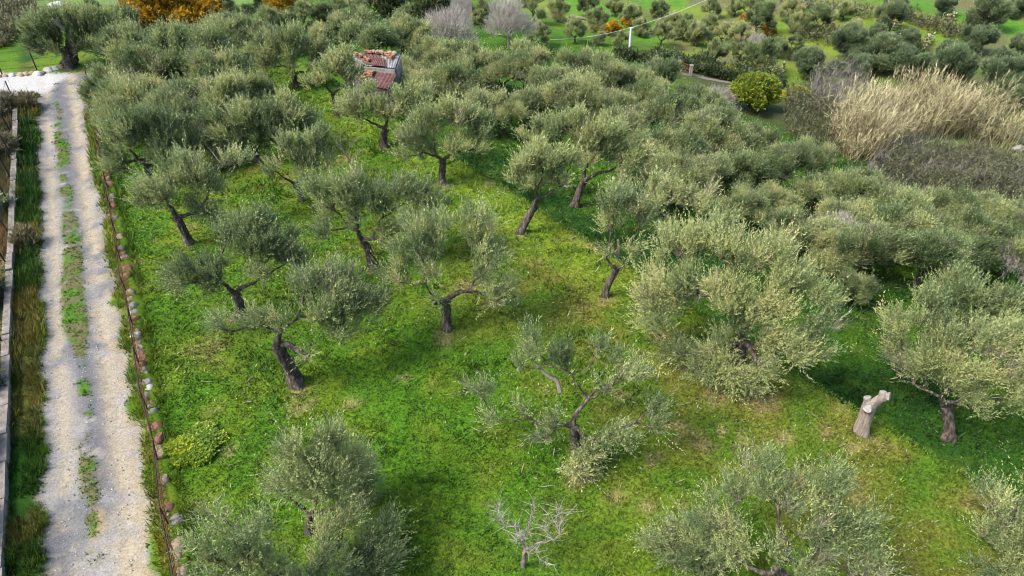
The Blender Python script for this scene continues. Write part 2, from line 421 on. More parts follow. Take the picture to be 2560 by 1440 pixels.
# ------------------------------------------------------------------ ground
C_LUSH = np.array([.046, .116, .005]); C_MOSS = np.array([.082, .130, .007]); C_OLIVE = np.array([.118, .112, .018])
C_DRY = np.array([.27, .20, .10]); C_SHADED_LUSH = np.array([.016, .056, .004]); C_SOIL = np.array([.16, .12, .08])  # the darkest green is lush grass with shade mixed into it
DRY_SPOTS = []          # filled with bare patches: x, y, radius
def ground_color(x, y, soil=True):
    s = edge_s(x, y); n = road_n(x, y); l = road_l(x, y)
    f1 = fbm(x / 2.6, y / 2.6, 21, 5); f2 = fbm(x / .9, y / .9, 22, 4); f3 = fbm(x / .35, y / .35, 23, 3); f4 = fbm(x / 6, y / 6, 24, 3)
    c = mix(C_LUSH, C_MOSS, ss(.38, .62, f1 * .5 + f2 * .5)[:, None] * .8)
    # worn, mossy strip along the top of the terrace edge and towards the viewer
    worn = ss(-9.5, -3.5, s) * (1 - ss(-.15, .05, s)) * ss(34, 26, y) * ss(.25, .6, f1 * .6 + f4 * .4 + .08)
    worn = np.maximum(worn, ss(.50, .66, f4) * .35 * (s < 0) * ss(-2.9, 1, n))
    c = mix(c, C_OLIVE, (worn * (.30 + .45 * ss(.35, .6, f2)))[:, None])
    bare = ss(.64, .74, f2 * .6 + f1 * .4 + .05 * worn) * (s < 0) * (n > -2.5) * (y < 50)
    c = mix(c, C_DRY, (bare * .45)[:, None])
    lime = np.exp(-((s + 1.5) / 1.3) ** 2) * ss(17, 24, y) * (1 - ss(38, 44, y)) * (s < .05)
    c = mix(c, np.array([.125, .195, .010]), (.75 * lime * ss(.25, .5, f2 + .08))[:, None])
    # lower terraces: lush grass with painted shade below the bank, and mossy rims
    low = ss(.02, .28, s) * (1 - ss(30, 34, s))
    cl = mix(C_SHADED_LUSH, C_LUSH, (.75 * ss(.4, .65, f1))[:, None]); cl = mix(cl, C_MOSS, (.3 * ss(.52, .7, f2))[:, None])
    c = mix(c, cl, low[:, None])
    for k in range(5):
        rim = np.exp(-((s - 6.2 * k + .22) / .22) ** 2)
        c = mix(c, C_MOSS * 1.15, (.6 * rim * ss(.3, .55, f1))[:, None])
    # far hillside: bright grass, brown banks and bare soil
    far = ss(36, 46, s)
    cf = mix(np.array([.06, .155, .012]), np.array([.125, .17, .02]), ss(.4, .62, f4)[:, None])
    br = ss(.50, .62, fbm(x / 9, y / 9, 31, 4) * .7 + .3 * f1)
    cf = mix(cf, np.array([.10, .095, .05]), (.8 * br)[:, None])
    for k in range(12):
        bank = np.exp(-((s - 54.6 - 9 * k) / .9) ** 2)
        cf = mix(cf, np.array([.085, .07, .035]), (.75 * bank)[:, None])
    c = mix(c, cf, far[:, None])
    brush = ss(28, 32, s) * (1 - ss(40, 44, s)) * ss(12, 20, x)
    c = mix(c, np.array([.05, .05, .022]), (brush * .85)[:, None])
    nw = ss(62, 70, y) * (s < 10)
    c = mix(c, mix(np.array([.09, .17, .03]), np.array([.17, .14, .10]), ss(.45, .58, f4)[:, None]), nw[:, None])
    # verges
    vr = ss(-3.4, -3.1, n) * (1 - ss(-3.0, -2.5, n))
    c = mix(c, mix(C_MOSS, C_OLIVE, ss(.4, .6, f2)[:, None]), (.8 * vr)[:, None])
    vl = (1 - ss(-6.1, -5.8, n)) * ss(-7.1, -6.8, n)
    c = mix(c, mix(C_SHADED_LUSH, np.array([.09, .10, .02]), ss(.42, .62, f1)[:, None]), vl[:, None])  # left verge: the hedge's shade is painted in as dark green
    hb = (1 - ss(-7.1, -6.9, n)) * (y < 42)
    c = mix(c, mix(np.array([.05, .06, .02]), np.array([.12, .10, .04]), ss(.4, .6, f1)[:, None]), hb[:, None])
    for (px, py, pr) in DRY_SPOTS:
        d = np.hypot(x - px, y - py) / pr + (f2 - .5) * 1.6
        c = mix(c, C_DRY * (.75 + .5 * f3[:, None]), (.55 * (1 - ss(.3, 1.15, d)) * ss(.36, .52, f3 * .5 + f2 * .5))[:, None])
    sp = ss(0, .3, on_road(x, y)) * soil
    c = mix(c, C_SOIL, sp[:, None])
    return np.clip(c * (.8 + .4 * f3[:, None]), .004, .9)
for (u, v, r) in [(1115, 845, .55), (1010, 945, .22), (745, 985, .45), (1690, 1075, .6), (1750, 1110, .5), (1440, 1195, .55), (1640, 1150, .35), (1900, 1000, .8), (1790, 985, .7),
                  (960, 375, .4), (1108, 470, .4), (2120, 1120, .35), (2190, 1105, .3), (2060, 1080, .35), (1300, 590, .35), (1512, 750, .4), (2140, 1250, .5),
                  (470, 615, .3), (930, 680, .3), (1620, 1270, .35), (1540, 1240, .4), (570, 1130, .25), (1230, 460, .5), (1480, 620, .6), (590, 800, .4), (880, 1010, .3),
                  (1830, 1090, .5), (1960, 1090, .35), (1560, 990, .4)]:
    p = hit(u, v); DRY_SPOTS.append((p[0], p[1], r))

gx = np.concatenate([np.arange(-420, -120, 20), np.arange(-120, -36, 1.2), np.arange(-36, 30, .3), np.arange(30, 110, .7), np.arange(110, 420, 15)])
gy = np.concatenate([np.arange(-120, -4, 8), np.arange(-4, 5, 1), np.arange(5, 48, .3), np.arange(48, 105, .55), np.arange(105, 200, 3), np.arange(200, 600, 20)])
GX, GY = np.meshgrid(gx, gy); X = GX.ravel(); Y = GY.ravel()
nx, ny = len(gx), len(gy)
Z = H(X, Y)
i0 = (np.arange(ny - 1)[:, None] * nx + np.arange(nx - 1)[None]).ravel()
gm = MB().add(np.stack([X, Y, Z], 1), np.stack([i0, i0 + 1, i0 + nx + 1, i0 + nx], 1), 0, .5, True)
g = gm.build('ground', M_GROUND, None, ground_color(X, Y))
tag(g, 'grassy terraced ground of the grove and valley', kind='structure')

# sky dome is the world itself; the dirt road is a sheet of its own lying in the ground's shallow bed
def strip_grass(x, y):
    """grassy crown between the wheel tracks, 0..1"""
    x = np.asarray(x, float); y = np.asarray(y, float)
    big = fbm(x * .7, y * .7, 41, 3)
    n = road_n(x, y) + 4.78 + (fbm(x * .35, y * .35, 43, 2) - .5) * .35
    a = ss(16.6, 19.6, y) * (1 - ss(26.0, 28.8, y)); b = ss(31.0, 33.0, y) * (1 - ss(36.4, 39.2, y)) * .9
    c = ss(11.0, 12.4, y) * (1 - ss(13.0, 14.8, y)) * .55; e = .55 * ss(27, 29.5, y) * (1 - ss(30, 32.2, y)); e2 = .4 * ss(14, 15.5, y) * (1 - ss(16.5, 18.6, y))
    m = np.maximum.reduce([a, b, c, e, e2, .14 + 0 * y]) * (y < 40)
    w = .34 * (.35 + .65 * m) * (.55 + .9 * big)
    brk = ss(.36, .58, fbm(x * 2.2, y * 2.2, 42, 5) + .26 * (m - .4))
    return np.clip((1 - ss(w * .55, w * 1.25, np.abs(n))) * brk * 1.25, 0, 1)
def road_color(x, y):
    n = road_n(x, y)
    f1 = fbm(x / 1.8, y / 1.8, 51, 5); f2 = fbm(x / .5, y / .5, 52, 4); f3 = fbm(x * 8, y * 8, 53, 2)
    wob = (f1 - .5) * .5
    grey = np.array([.118, .118, .12]); cream = np.array([.27, .23, .16]); ochre = np.array([.25, .185, .095]); pale = np.array([.215, .205, .19])
    c = mix(grey, pale, ss(.4, .62, f1)[:, None])
    tr = np.exp(-((n + 3.95 + wob) / .35) ** 2) + .8 * np.exp(-((n + 5.45 - wob) / .27) ** 2)
    c = mix(c, cream, (np.clip(tr, 0, 1) * ss(.36, .56, f2 * .6 + f1 * .4))[:, None])
    oc = np.exp(-((n + 4.65 + wob) / .2) ** 2) * ss(17.5, 12, y) + .5 * np.exp(-((n + 3.6 - wob) / .2) ** 2) * ss(24, 16, y)
    c = mix(c, ochre, (.85 * np.clip(oc, 0, 1) * ss(.32, .5, f2))[:, None])
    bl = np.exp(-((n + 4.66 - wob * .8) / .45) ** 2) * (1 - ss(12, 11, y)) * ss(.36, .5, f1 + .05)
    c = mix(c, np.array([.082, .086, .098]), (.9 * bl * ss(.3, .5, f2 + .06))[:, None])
    wh = ss(.0, .8, -x - 29.6) * ss(41, 42.5, y)
    c = mix(c, np.array([.36, .355, .345]), (.85 * wh)[:, None])
    st = strip_grass(x, y)
    c = mix(c, mix(np.array([.09, .085, .035]), C_LUSH, ss(.4, .6, f2)[:, None]), np.clip(st * 1.1, 0, .95)[:, None])
    ed = 1 - ss(.02, .38, on_road(x, y))
    c = mix(c, np.array([.17, .15, .07]), (.55 * ed * ss(.35, .6, f2 + .1))[:, None])
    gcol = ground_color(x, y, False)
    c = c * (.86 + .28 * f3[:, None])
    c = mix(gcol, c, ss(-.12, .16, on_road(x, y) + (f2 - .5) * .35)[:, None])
    return np.clip(c, 0, .9)
ax = np.arange(-62, -4, .09); ay = np.arange(4, 47, .09)
AX, AY = np.meshgrid(ax, ay); X = AX.ravel(); Y = AY.ravel()
r = on_road(X, Y)
keep = r > -1.0
q = (np.arange(len(ay) - 1)[:, None] * len(ax) + np.arange(len(ax) - 1)[None]).ravel()
L_ = len(ax)
quad = np.stack([q, q + 1, q + L_ + 1, q + L_], 1)
quad = quad[keep[quad].all(1)]
used = np.unique(quad); remap = np.full(len(X), -1); remap[used] = np.arange(len(used))
X, Y, r = X[used], Y[used], r[used]
n = road_n(X, Y)
rut = np.exp(-((n + 3.95) / .3) ** 2) + np.exp(-((n + 5.45) / .28) ** 2)
Z = -.06 * ss(-.2, .3, r) - .13 * (1 - ss(-.95, -.55, r)) - .035 * rut + .03 * strip_grass(X, Y) + .035 * (fbm(X * 1.5, Y * 1.5, 61, 4) - .5) + .02 * (fbm(X * 6, Y * 6, 62, 2) - .5)
rm = MB().add(np.stack([X, Y, Z], 1), remap[quad], 0, .5, True)
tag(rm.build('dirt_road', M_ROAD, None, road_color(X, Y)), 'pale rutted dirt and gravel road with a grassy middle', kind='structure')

# loose stones on the road
rng = np.random.default_rng(5)
k = 60000
X = rng.uniform(-36, -7, k); Y = rng.uniform(8, 45, k)
dn = road_n(X, Y)
ok = (on_road(X, Y) > -.15) & (rng.random(k) < (16 / np.hypot(X, Y)) ** 1.2) & (rng.random(k) < .35 + .65 * np.exp(-((dn + 4.7) / .5) ** 2) + .4 * (dn < -5.6))
X, Y = X[ok], Y[ok]; k = len(X)
sz = .010 + .024 * rng.random(k) ** 3
V = norm(rng.normal(size=(k, 5, 3))) * sz[:, None, None] * [1, 1, .7]
V[:, 0] = np.stack([np.zeros(k), np.zeros(k), sz * .9], 1)
an = rng.random((k, 1)) * 6.28 + np.arange(4)[None] * 1.57
V[:, 1:, 0] = np.cos(an) * sz[:, None] * 1.2; V[:, 1:, 1] = np.sin(an) * sz[:, None]; V[:, 1:, 2] = -.3 * sz[:, None]
V = V + np.stack([X, Y, -.065 + .0 * X], 1)[:, None]
f = np.arange(k)[:, None, None] * 5 + np.array([[[0, 1, 2], [0, 2, 3], [0, 3, 4], [0, 4, 1]]])
gc = mix(np.array([.13, .13, .14]), np.array([.50, .495, .48]), rng.random((k, 1))); gc[rng.random(k) < .2] = [.30, .29, .31]
tag(MB().add(V.reshape(-1, 3), f.reshape(-1, 3)).build('gravel', attr_leaf('gravel_stone', .0), None, np.repeat(gc, 5, 0)), 'loose pale gravel stones scattered over the dirt road', kind='stuff')

# grass blades and clover leaves over the near ground
def blades(N, x0, x1, y0, y1, ref, power, hh, ww, dens_fn, seed, lean=1.0, per=4, rad=.05):
    """N candidate tufts of a few blades each"""
    rng = np.random.default_rng(seed)
    X = rng.uniform(x0, x1, N); Y = rng.uniform(y0, y1, N)
    dist = np.sqrt(X ** 2 + Y ** 2 + CAM_H ** 2)
    inside = np.abs(X) < .80 * (Y * .793 + 16.7 * .61) + 1
    ok = rng.random(N) < np.clip((ref / dist) ** power, 0, 1) * dens_fn(X, Y) * inside
    X, Y, dist = X[ok], Y[ok], dist[ok]; k = len(X)
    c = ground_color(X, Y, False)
    c = np.where((on_road(X, Y) > .05)[:, None], mix(C_LUSH, C_MOSS, rng.random((k, 1))), c)
    size = (.5 + rng.random(k)) * (.5 + 1.0 * fbm(X / 1.2, Y / 1.2, 71, 3))
    c = c * (.62 + .95 * rng.random((k, 1)) ** 1.3) * np.where(rng.random((k, 1)) < .05, 1.5, 1)
    rp = lambda q: np.repeat(q, per, 0)
    X = rp(X) + rng.normal(size=k * per) * rad * rp(dist) / ref; Y = rp(Y) + rng.normal(size=k * per) * rad * rp(dist) / ref
    dist, size, c = rp(dist), rp(size), rp(c); m = k * per
    h = hh * size * np.where(on_road(X, Y) > .1, .55, 1) * (.6 + .8 * rng.random(m)) * (dist / ref) ** .6; w = ww * (.6 + .8 * rng.random(m)) * (dist / ref) ** .7
    a = rng.random(m) * 6.283; ln = lean * (.25 + .9 * rng.random(m))
    D = norm(np.stack([np.cos(a) * ln, np.sin(a) * ln, np.ones(m)], 1))
    wv = np.stack([-np.sin(a), np.cos(a), np.zeros(m)], 1) * w[:, None] * .5
    z = np.where(on_road(X, Y) > -.4, -.055 + .02 * strip_grass(X, Y), H(X, Y) - .01)
    B = np.stack([X, Y, z], 1)
    V = np.stack([B - wv, B + wv, B + D * h[:, None]], 1).reshape(-1, 3)
    c = c * (.8 + .4 * rng.random((m, 1)))
    return V, np.arange(m * 3).reshape(m, 3), np.repeat(c, 3, 0)
def lawn(x, y):
    r = on_road(x, y)
    return np.where(r < .12, 1.0, np.clip(strip_grass(x, y) * 1.6, 0, 1)) * np.where(r < -.1, 1, .8) * ss(.15, .5, fbm(x / .45, y / .45, 72, 3) + .12)
V1, F1, C1 = blades(300000, -34, 28, 7, 46, 21, 1.7, .085, .042, lawn, 81, 1.3)
gmb = MB().add(V1, F1)
tag(gmb.build('grass', M_BLADE, None, C1), 'short green grass and clover covering the grove floor', kind='stuff')
def weedy(x, y):
    return (on_road(x, y) < -.1) * ss(.58, .74, fbm(x / 1.4, y / 1.4, 75, 4)) * (y < 40) * .6
V3, F3, C3 = blades(46000, -30, 26, 7, 40, 21, 1.5, .17, .05, weedy, 83, 1.0, 6, .07)
tag(MB().add(V3, F3).build('weeds', M_BLADE, None, np.clip(C3 * [.62, .80, .7], 0, .5)), 'darker leafy weeds standing out of the short grass', kind='stuff')
rng = np.random.default_rng(84)
k = 9000; X = rng.uniform(-22, 24, k); Y = rng.uniform(7, 36, k)
ok = (on_road(X, Y) < -.3) & (fbm(X / 3, Y / 3, 76, 3) + .25 * ss(-9, -2, edge_s(X, Y)) > .56); X, Y = X[ok], Y[ok]; k = len(X)
a = rng.random(k) * 6.283; d = np.stack([np.cos(a), np.sin(a), rng.normal(size=k) * .25], 1); ln = .025 + .06 * rng.random(k) + .18 * (rng.random(k) < .06)
c0 = np.stack([X, Y, H(X, Y) + .05], 1); w_ = np.stack([-d[:, 1], d[:, 0], 0 * X], 1) * (.008 + .012 * rng.random((k, 1)))
V4 = np.stack([c0 - d * ln[:, None], c0 - w_, c0 + d * ln[:, None], c0 + w_], 1).reshape(-1, 3)
C4 = mix(np.array([.20, .15, .09]), np.array([.50, .46, .36]), rng.random((k, 1)))
tag(MB().add(V4, np.arange(k * 4).reshape(k, 4)).build('leaf_litter', M_BLADE, None, np.repeat(C4, 4, 0)), 'pale fallen leaves and bits of twig lying on the grass', kind='stuff')
def rough_verge(x, y):
    n = road_n(x, y); r = on_road(x, y)
    a = ((n < -5.8) & (n > -6.85) & (y < 42)) * 1.0 + ((n < -7.1) & (n > -9.5) & (y > 24) & (y < 42)) * .8; b = ((n > -3.3) & (n < -3.0)) * .5 + ((n > -2.6) & (n < -2.35)) * .3
    return (a + b) * (r < .05) * ss(.25, .5, fbm(x / .8, y / .8, 73, 3) + .1)
V2, F2, C2 = blades(520000, -37, -8, 8, 44, 20, .8, .20, .03, rough_verge, 82, .9)
cc = C2 * np.where((fbm(V2[:, 0] / 1.5, V2[:, 1] / 1.5, 74, 3) > .52)[:, None], np.array([1.5, 1.15, 1.1]), 1)
tag(MB().add(V2, F2).build('verge_grass', M_BLADE, None, np.clip(cc, 0, .6)), 'taller rough grass on the verges along the dirt road', kind='stuff')

# ------------------------------------------------------------------ olive trees of the grove, one by one
# each: kind of label, base, fork, clumps (u, v, radius in px, how far behind the trunk), trunk radius, tone, density
def px_tree(label, base, fork, clumps, seed, r0=.2, tone=.45, dens=620, name='olive_tree', cat='olive tree', fd=0.0, **kw):
    B = hit(*base); B[2] = H(B[0], B[1])
    FK = at_plane(*fork, B, fd)
    C, R = [], []
    for (u, v, r, d) in clumps:
        c = at_plane(u, v, B, d); c[2] = max(c[2], B[2] + .35)
        C.append(c); R.append(r * .95 * depth(c) / FPX)
    dd = depth(B)
    ls = (dd / 22) ** .55
    return make_tree(name, label, cat, B, FK, C, R, seed, r0, tone, dens * .74 / ls ** 2, .100 * ls, .030 * ls, **kw)
GROUP_G = 'olive trees of the mown grove'
HERO = [
 ('small bushy olive tree with a full dark crown above the bottom left tree', (775, 1335), (775, 1285), [(800,1130,75,0),(720,1170,75,-.3),(880,1170,80,.2),(800,1220,80,-.6),(900,1230,60,0),(700,1220,55,.2),(820,1090,50,.4)], .13, .47, 820),
 ('olive tree cut by the bottom edge just right of the fence', (740, 1530), (745, 1490), [(560,1290,60,.3),(520,1360,70,0),(620,1340,80,-.2),(560,1420,80,-.4),(660,1420,70,-.5),(850,1330,75,.3),(940,1330,60,.4),(800,1400,80,-.2),(900,1410,80,-.3),(980,1390,50,.2),(740,1440,70,-.6)], .2, .46, 680),
 ('wide olive tree with twin crowns and bare grey tips at the bottom right', (1950, 1500), (1955, 1430), [(1900,1190,75,.6),(1960,1230,70,.5),(1850,1240,60,.3),(1780,1290,70,0),(1720,1340,65,-.2),(1820,1350,75,-.3),(1660,1400,70,-.5),(1760,1420,80,-.6),(2080,1230,75,.6),(2130,1290,75,.5),(2060,1320,75,.2),(2150,1370,65,.3),(2050,1400,80,-.2),(1960,1390,50,-.4),(2160,1430,60,0)], .22, .44, 640),
 ('olive tree cut by the lower right corner of the view', (2600, 1510), (2590, 1450), [(2480,1260,60,.5),(2540,1310,70,.3),(2460,1330,45,.2),(2530,1400,70,-.2),(2470,1420,50,-.3),(2590,1230,60,.6),(2600,1390,70,-.1),(2510,1350,60,.1)], .2, .47, 820),
 ('sparse open olive tree with crooked dark limbs left of the pruned stump', (1442, 1122), (1432, 1064), [(1195,960,45,.2),(1220,1040,38,-.2),(1300,1020,26,0),(1390,1045,42,-.3),(1340,860,48,.6),(1400,890,50,.5),(1310,910,28,.4),(1495,860,33,.5),(1550,920,52,.3),(1500,955,40,.2),(1600,930,33,.3),(1620,1020,45,0),(1560,1085,55,-.2),(1500,1100,45,-.3),(1440,1165,55,-.8),(1485,1135,42,-.6),(1360,1090,34,-.4),(1640,1065,28,0)], .17, .45, 720),
 ('leaning olive tree with a thick furrowed trunk tilting left in the left half', (742, 960), (692, 862), [(860,720,80,.4),(920,760,65,.3),(800,760,60,.1),(860,800,65,-.2),(700,800,45,-.2),(640,790,45,.1),(560,815,45,.0),(770,885,33,-.6),(760,700,50,.5),(800,690,45,.6)], .25, .42, 640),
 ('olive tree with a dense round tuft on its left, behind the leaning thick trunk', (600, 795), (592, 735), [(490,690,72,-.3),(540,670,50,0),(450,700,45,-.2),(640,590,70,.4),(700,600,65,.4),(720,640,50,.2),(600,570,45,.5),(650,680,42,-.1),(560,600,38,.3)], .19, .40, 900),
 ('olive tree with a bent trunk beside the fence, left of the grove', (475, 608), (440, 540), [(400,470,65,0),(360,490,40,-.1),(470,420,60,.3),(520,450,50,.2),(590,400,42,.4),(510,515,45,-.3),(430,430,50,.3),(540,545,36,-.4),(612,388,28,.4)], .2, .43, 680),
 ('wide spreading olive tree with black limbs in the middle of the grove', (930, 668), (908, 600), [(830,500,58,.2),(900,470,58,.4),(960,500,58,.3),(1030,480,62,.3),(1085,500,48,.2),(815,560,48,-.1),(885,540,45,0),(1000,560,55,-.2),(1060,560,42,-.1),(780,480,42,.3),(945,585,36,-.4)], .21, .45, 600),
 ('forked olive tree with a straight dark trunk and a bare brown patch at its foot', (1116, 825), (1116, 752), [(1050,620,68,.2),(1100,560,48,.3),(1190,540,52,.4),(1200,600,58,.2),(1240,640,52,.1),(1030,560,48,.3),(1260,740,58,-.2),(1200,695,46,-.2),(1085,750,30,-.4),(990,680,48,-.1),(1060,690,46,-.2)], .19, .48, 620),
 ('pale olive tree with a right leaning trunk on the terrace rim', (1298, 583), (1338, 512), [(1310,400,55,0),(1360,390,55,.2),(1400,440,45,0),(1340,450,42,-.2),(1425,400,38,.3),(1290,440,33,-.2)], .19, .58, 760),
 ('broad olive tree with a forked trunk on the first lower terrace', (1437, 514), (1460, 452), [(1400,330,55,.2),(1460,310,60,.4),(1520,340,60,.3),(1560,400,52,0),(1340,330,48,.2),(1480,380,52,-.2),(1600,360,40,.1)], .22, .55, 800),
 ('slim olive tree with a pale broken limb, leaning right in the clearing', (1512, 742), (1540, 672), [(1540,500,55,.2),(1600,540,52,0),(1530,560,46,-.1),(1585,620,36,-.2),(1508,632,26,-.3),(1640,480,40,.3)], .15, .52, 720),
 ('largest olive tree of the grove, a huge full crown right of centre', (1850, 940), (1858, 850), [(1700,620,75,.4),(1780,600,75,.6),(1860,630,75,.5),(1930,640,70,.4),(1990,700,75,.3),(2060,780,66,.1),(1650,720,75,.1),(1640,800,60,-.2),(1740,710,75,.2),(1820,730,75,0),(1920,760,75,-.1),(1700,870,58,-.6),(1780,870,66,-.7),(1960,860,76,-.4),(2030,860,56,-.2),(1910,905,52,-.8),(1820,930,56,-1.0),(1760,915,48,-.9),(1895,955,42,-1.0),(1850,810,60,-.4)], .26, .55, 560),
 ('olive tree half hidden behind the largest crown, grey twigs on top', (1700, 640), (1705, 590), [(1620,500,58,0),(1690,470,65,.3),(1750,500,60,.2),(1800,560,48,0),(1655,560,42,-.3),(1560,480,38,.2)], .2, .47, 700),
 ('drooping olive tree at the right edge, right of the pruned stump', (2372, 1098), (2364, 1015), [(2250,800,60,.3),(2320,780,65,.4),(2400,830,70,.3),(2480,850,70,.3),(2540,900,65,.2),(2250,880,58,0),(2330,880,68,-.1),(2430,930,74,-.3),(2520,980,64,-.3),(2290,950,46,-.4),(2370,970,56,-.6),(2460,1010,46,-.6)], .22, .54, 640),
 ('dark bushy olive tree behind the drooping tree at the right edge', (2450, 880), (2450, 840), [(2340,740,55,0),(2420,720,65,.2),(2500,740,65,.2),(2550,780,50,0),(2380,790,42,-.3),(2470,790,50,-.3)], .2, .42, 760),
 ('small olive tree with two spread limbs left of the bare dead sapling', (757, 502), (738, 462), [(740,380,48,.2),(790,350,43,.4),(800,400,43,.2),(702,370,38,.2),(690,420,32,-.2),(760,430,30,-.2)], .15, .52, 720),
 ('olive tree with a deep V of two dark limbs below the ruined shed', (960, 370), (963, 322), [(880,262,44,.1),(930,246,44,.3),(965,276,38,0),(1002,240,44,.3),(1052,246,40,.2),(900,285,28,-.2),(1020,268,36,0)], .2, .60, 800),
 ('well shaped olive tree with a Y trunk at the head of the terrace rim', (1108, 462), (1106, 402), [(1030,330,50,.1),(1080,300,50,.3),(1130,290,48,.4),(1190,320,48,.2),(1060,370,42,-.2),(1140,360,36,-.1),(1012,382,28,-.2),(1200,360,33,0),(1170,290,40,.3)], .19, .53, 800),
 ('flat topped pale olive tree standing alone left of the ruined shed', (740, 220), (736, 186), [(680,110,38,.2),(730,98,42,.4),(780,130,38,.2),(660,150,35,0),(720,150,38,-.1),(640,122,28,.1),(810,122,33,.2),(775,165,26,-.3)], .2, .56, 900),
 ('slender olive tree with a dark twisted trunk just below the shed', (845, 290), (832, 232), [(830,160,38,.2),(800,190,33,0),(870,190,38,.1),(860,150,33,.3),(780,205,24,-.1)], .17, .54, 860),
 ('old olive tree with a massive trunk on the grassy bank above the road bend', (175, 168), (174, 128), [(110,70,48,.3),(160,50,48,.6),(220,50,48,.5),(280,70,48,.4),(90,110,36,0),(140,108,38,-.2),(212,100,42,-.3),(310,50,42,.5),(250,110,36,-.2),(70,82,33,.2),(272,130,32,.2)], .58, .40, 900),
 ('dark olive tree with a stout trunk by the fence in the left cluster', (376, 462), (368, 405), [(300,340,58,0),(350,310,58,.3),(420,330,58,.3),(450,390,50,0),(290,400,46,-.2),(390,375,50,-.3),(500,360,48,.2),(540,400,38,0)], .25, .36, 820),
 ('olive tree with a rounded crown closing the right side of the left cluster', (641, 404), (640, 368), [(600,300,53,.1),(660,290,53,.3),(720,280,53,.3),(760,300,43,.2),(580,350,42,-.1),(660,335,46,-.2),(705,330,42,-.2),(540,320,48,.2)], .19, .42, 860),
]
for i, (lab, b, fk, cl, r0, tone, dens) in enumerate(HERO):
    px_tree(lab, b, fk, cl, 100 + i, r0, tone, dens, group=GROUP_G, dry=.32 if 'grey t' in lab else .1)

# ------------------------------------------------------------------ source trees for the grove's copies
def proto(seed, tone, k=10, dens=560, ll=.17, lw=.052, mat=M_OLIVE, name='olive_tree', cat='olive tree', spread=1.0, r0=.2, shape='open', **kw):
    """an olive about 5 m across, standing at the origin"""
    rng = np.random.default_rng(seed)
    C, R = [], []
    for i in range(k):
        a = i * 2.4 + rng.random() * .8
        if shape == 'open':
            rr = 1.75 * math.sqrt((i + .4) / k) * spread
            z = 3.35 - .36 * rr ** 2 + rng.normal() * .42
            R.append(.58 + .5 * rng.random())
        else:
            rr = 1.4 * math.sqrt((i + .3) / k)
            z = 2.95 - .5 * rr ** 2 + rng.normal() * .12 - (.95 if i % 3 == 2 else 0)
            R.append(.95 + .2 * rng.random())
        C.append(np.array([math.cos(a) * rr, math.sin(a) * rr, max(z, 1.0)]))
    fk = np.array([rng.normal() * .15, rng.normal() * .15, 1.15 if shape == 'open' else .8])
    return make_tree(name, 'x', cat, (0, 0, 0), fk, C, R, seed, r0, tone, dens, ll, lw, mat=mat, nl=8, **kw)
PLACED = []
class Kind:
    """a source tree and its copies: the first placement moves the source itself"""
    def __init__(s, mk): s.root = mk; s.used = False
    def put(s, loc, rz, sc, label, group, tone, cat=None):
        if not s.used:
            s.used = True
            s.root.location = [float(q) for q in loc]; s.root.rotation_euler = (0, 0, rz); s.root.scale = sc
            s.root['label'] = label
            if group: s.root['group'] = group
            for c in s.root.children: c.color = (tone, .5, .5, 1)
            return s.root
        return copy_tree(s.root, loc, rz, sc, label, group, tone, cat)
MID = [Kind(proto(300 + i, .46, 11 + i % 4, mat=M_OLIVE, dry=.14, slen=(.42, .85), wild=.1)) for i in range(7)]
ROUND = [Kind(proto(320 + i, .42, 11, 800, .17, .06, M_ROUND, shape='round', dry=.02, sub=7, slen=(.3, .55))) for i in range(4)]
FAR = [Kind(proto(330 + i, .45, 9, 620, .19, .065, M_OLIVE, shape='open' if i < 2 else 'round', dry=.08, sub=6)) for i in range(4)]
prng = np.random.default_rng(11)
LANDMARKS = [('the ruined shed', 930, 150), ('the white cable pole', 1575, 100), ('the field gate', 1708, 172), ('the yellow green shrub', 1890, 232), ('the reed bed', 2300, 265),
             ('the grey brush', 2360, 400), ('the huge full crown', 1840, 740), ('the edge olive right of the stump', 2390, 870), ('the broken limbed slim olive', 1550, 590), ('the leaning rim olive', 1340, 440),
             ('the Y trunk olive', 1105, 340), ('the deep V olive', 960, 260), ('the lone pale olive', 735, 130), ('the massive old olive', 175, 90), ('the stout trunk olive', 380, 350),
             ('the large orange tree', 395, 15), ('the small orange tree', 700, 12), ('the road bend', 140, 210), ('the wide grey leafless tree', 1120, 68), ('the tall grey leafless tree', 1272, 50),
             ('the small whitish bare tree', 1893, 108), ('the flowering cactus thicket', 1942, 180), ('the fallen log', 1448, 48), ('the broad terrace olive', 1470, 360), ('the top right corner', 2560, 0),
             ('the twisted trunk olive', 835, 190), ('the pale tipped cactus', 2315, 104), ('the bright far meadow', 2050, 115), ('the grey third terrace tree', 2090, 590)]
USED = set()
def near_label(u, v, wm, tone, given):
    """what sets a crown apart: its look and the two things in the view it stands by"""
    if given not in USED and given.startswith('!'):
        USED.add(given); return given[1:]
    look = ('broad ' if wm > 5.6 else 'small ' if wm < 3.6 else '') + ('pale ' if tone > .53 else 'dark ' if tone < .45 else 'grey green ')
    lm = sorted(LANDMARKS, key=lambda q: math.hypot(q[1] - u, (q[2] - v) * 1.3))
    def rel(q):
        du, dv = u - q[1], v - q[2]; d = math.hypot(du, dv)
        w = ('left of ' if du < 0 else 'right of ') if abs(du) > abs(dv) else ('behind ' if dv < 0 else 'in front of ')
        return ('just ' if d < 75 else 'well ' if d > 190 else '') + w + q[0]
    for cand in ([look + 'olive tree ' + rel(lm[0])] + [look + 'olive ' + rel(lm[0]) + ', ' + rel(lm[k]) for k in range(1, 14)] + [look + 'olive ' + rel(lm[1]) + ', ' + rel(lm[k]) for k in (2, 3, 4)]):
        if cand not in USED and len(cand.replace(',', '').split()) <= 16:
            USED.add(cand); return cand
    return given.lstrip('!')
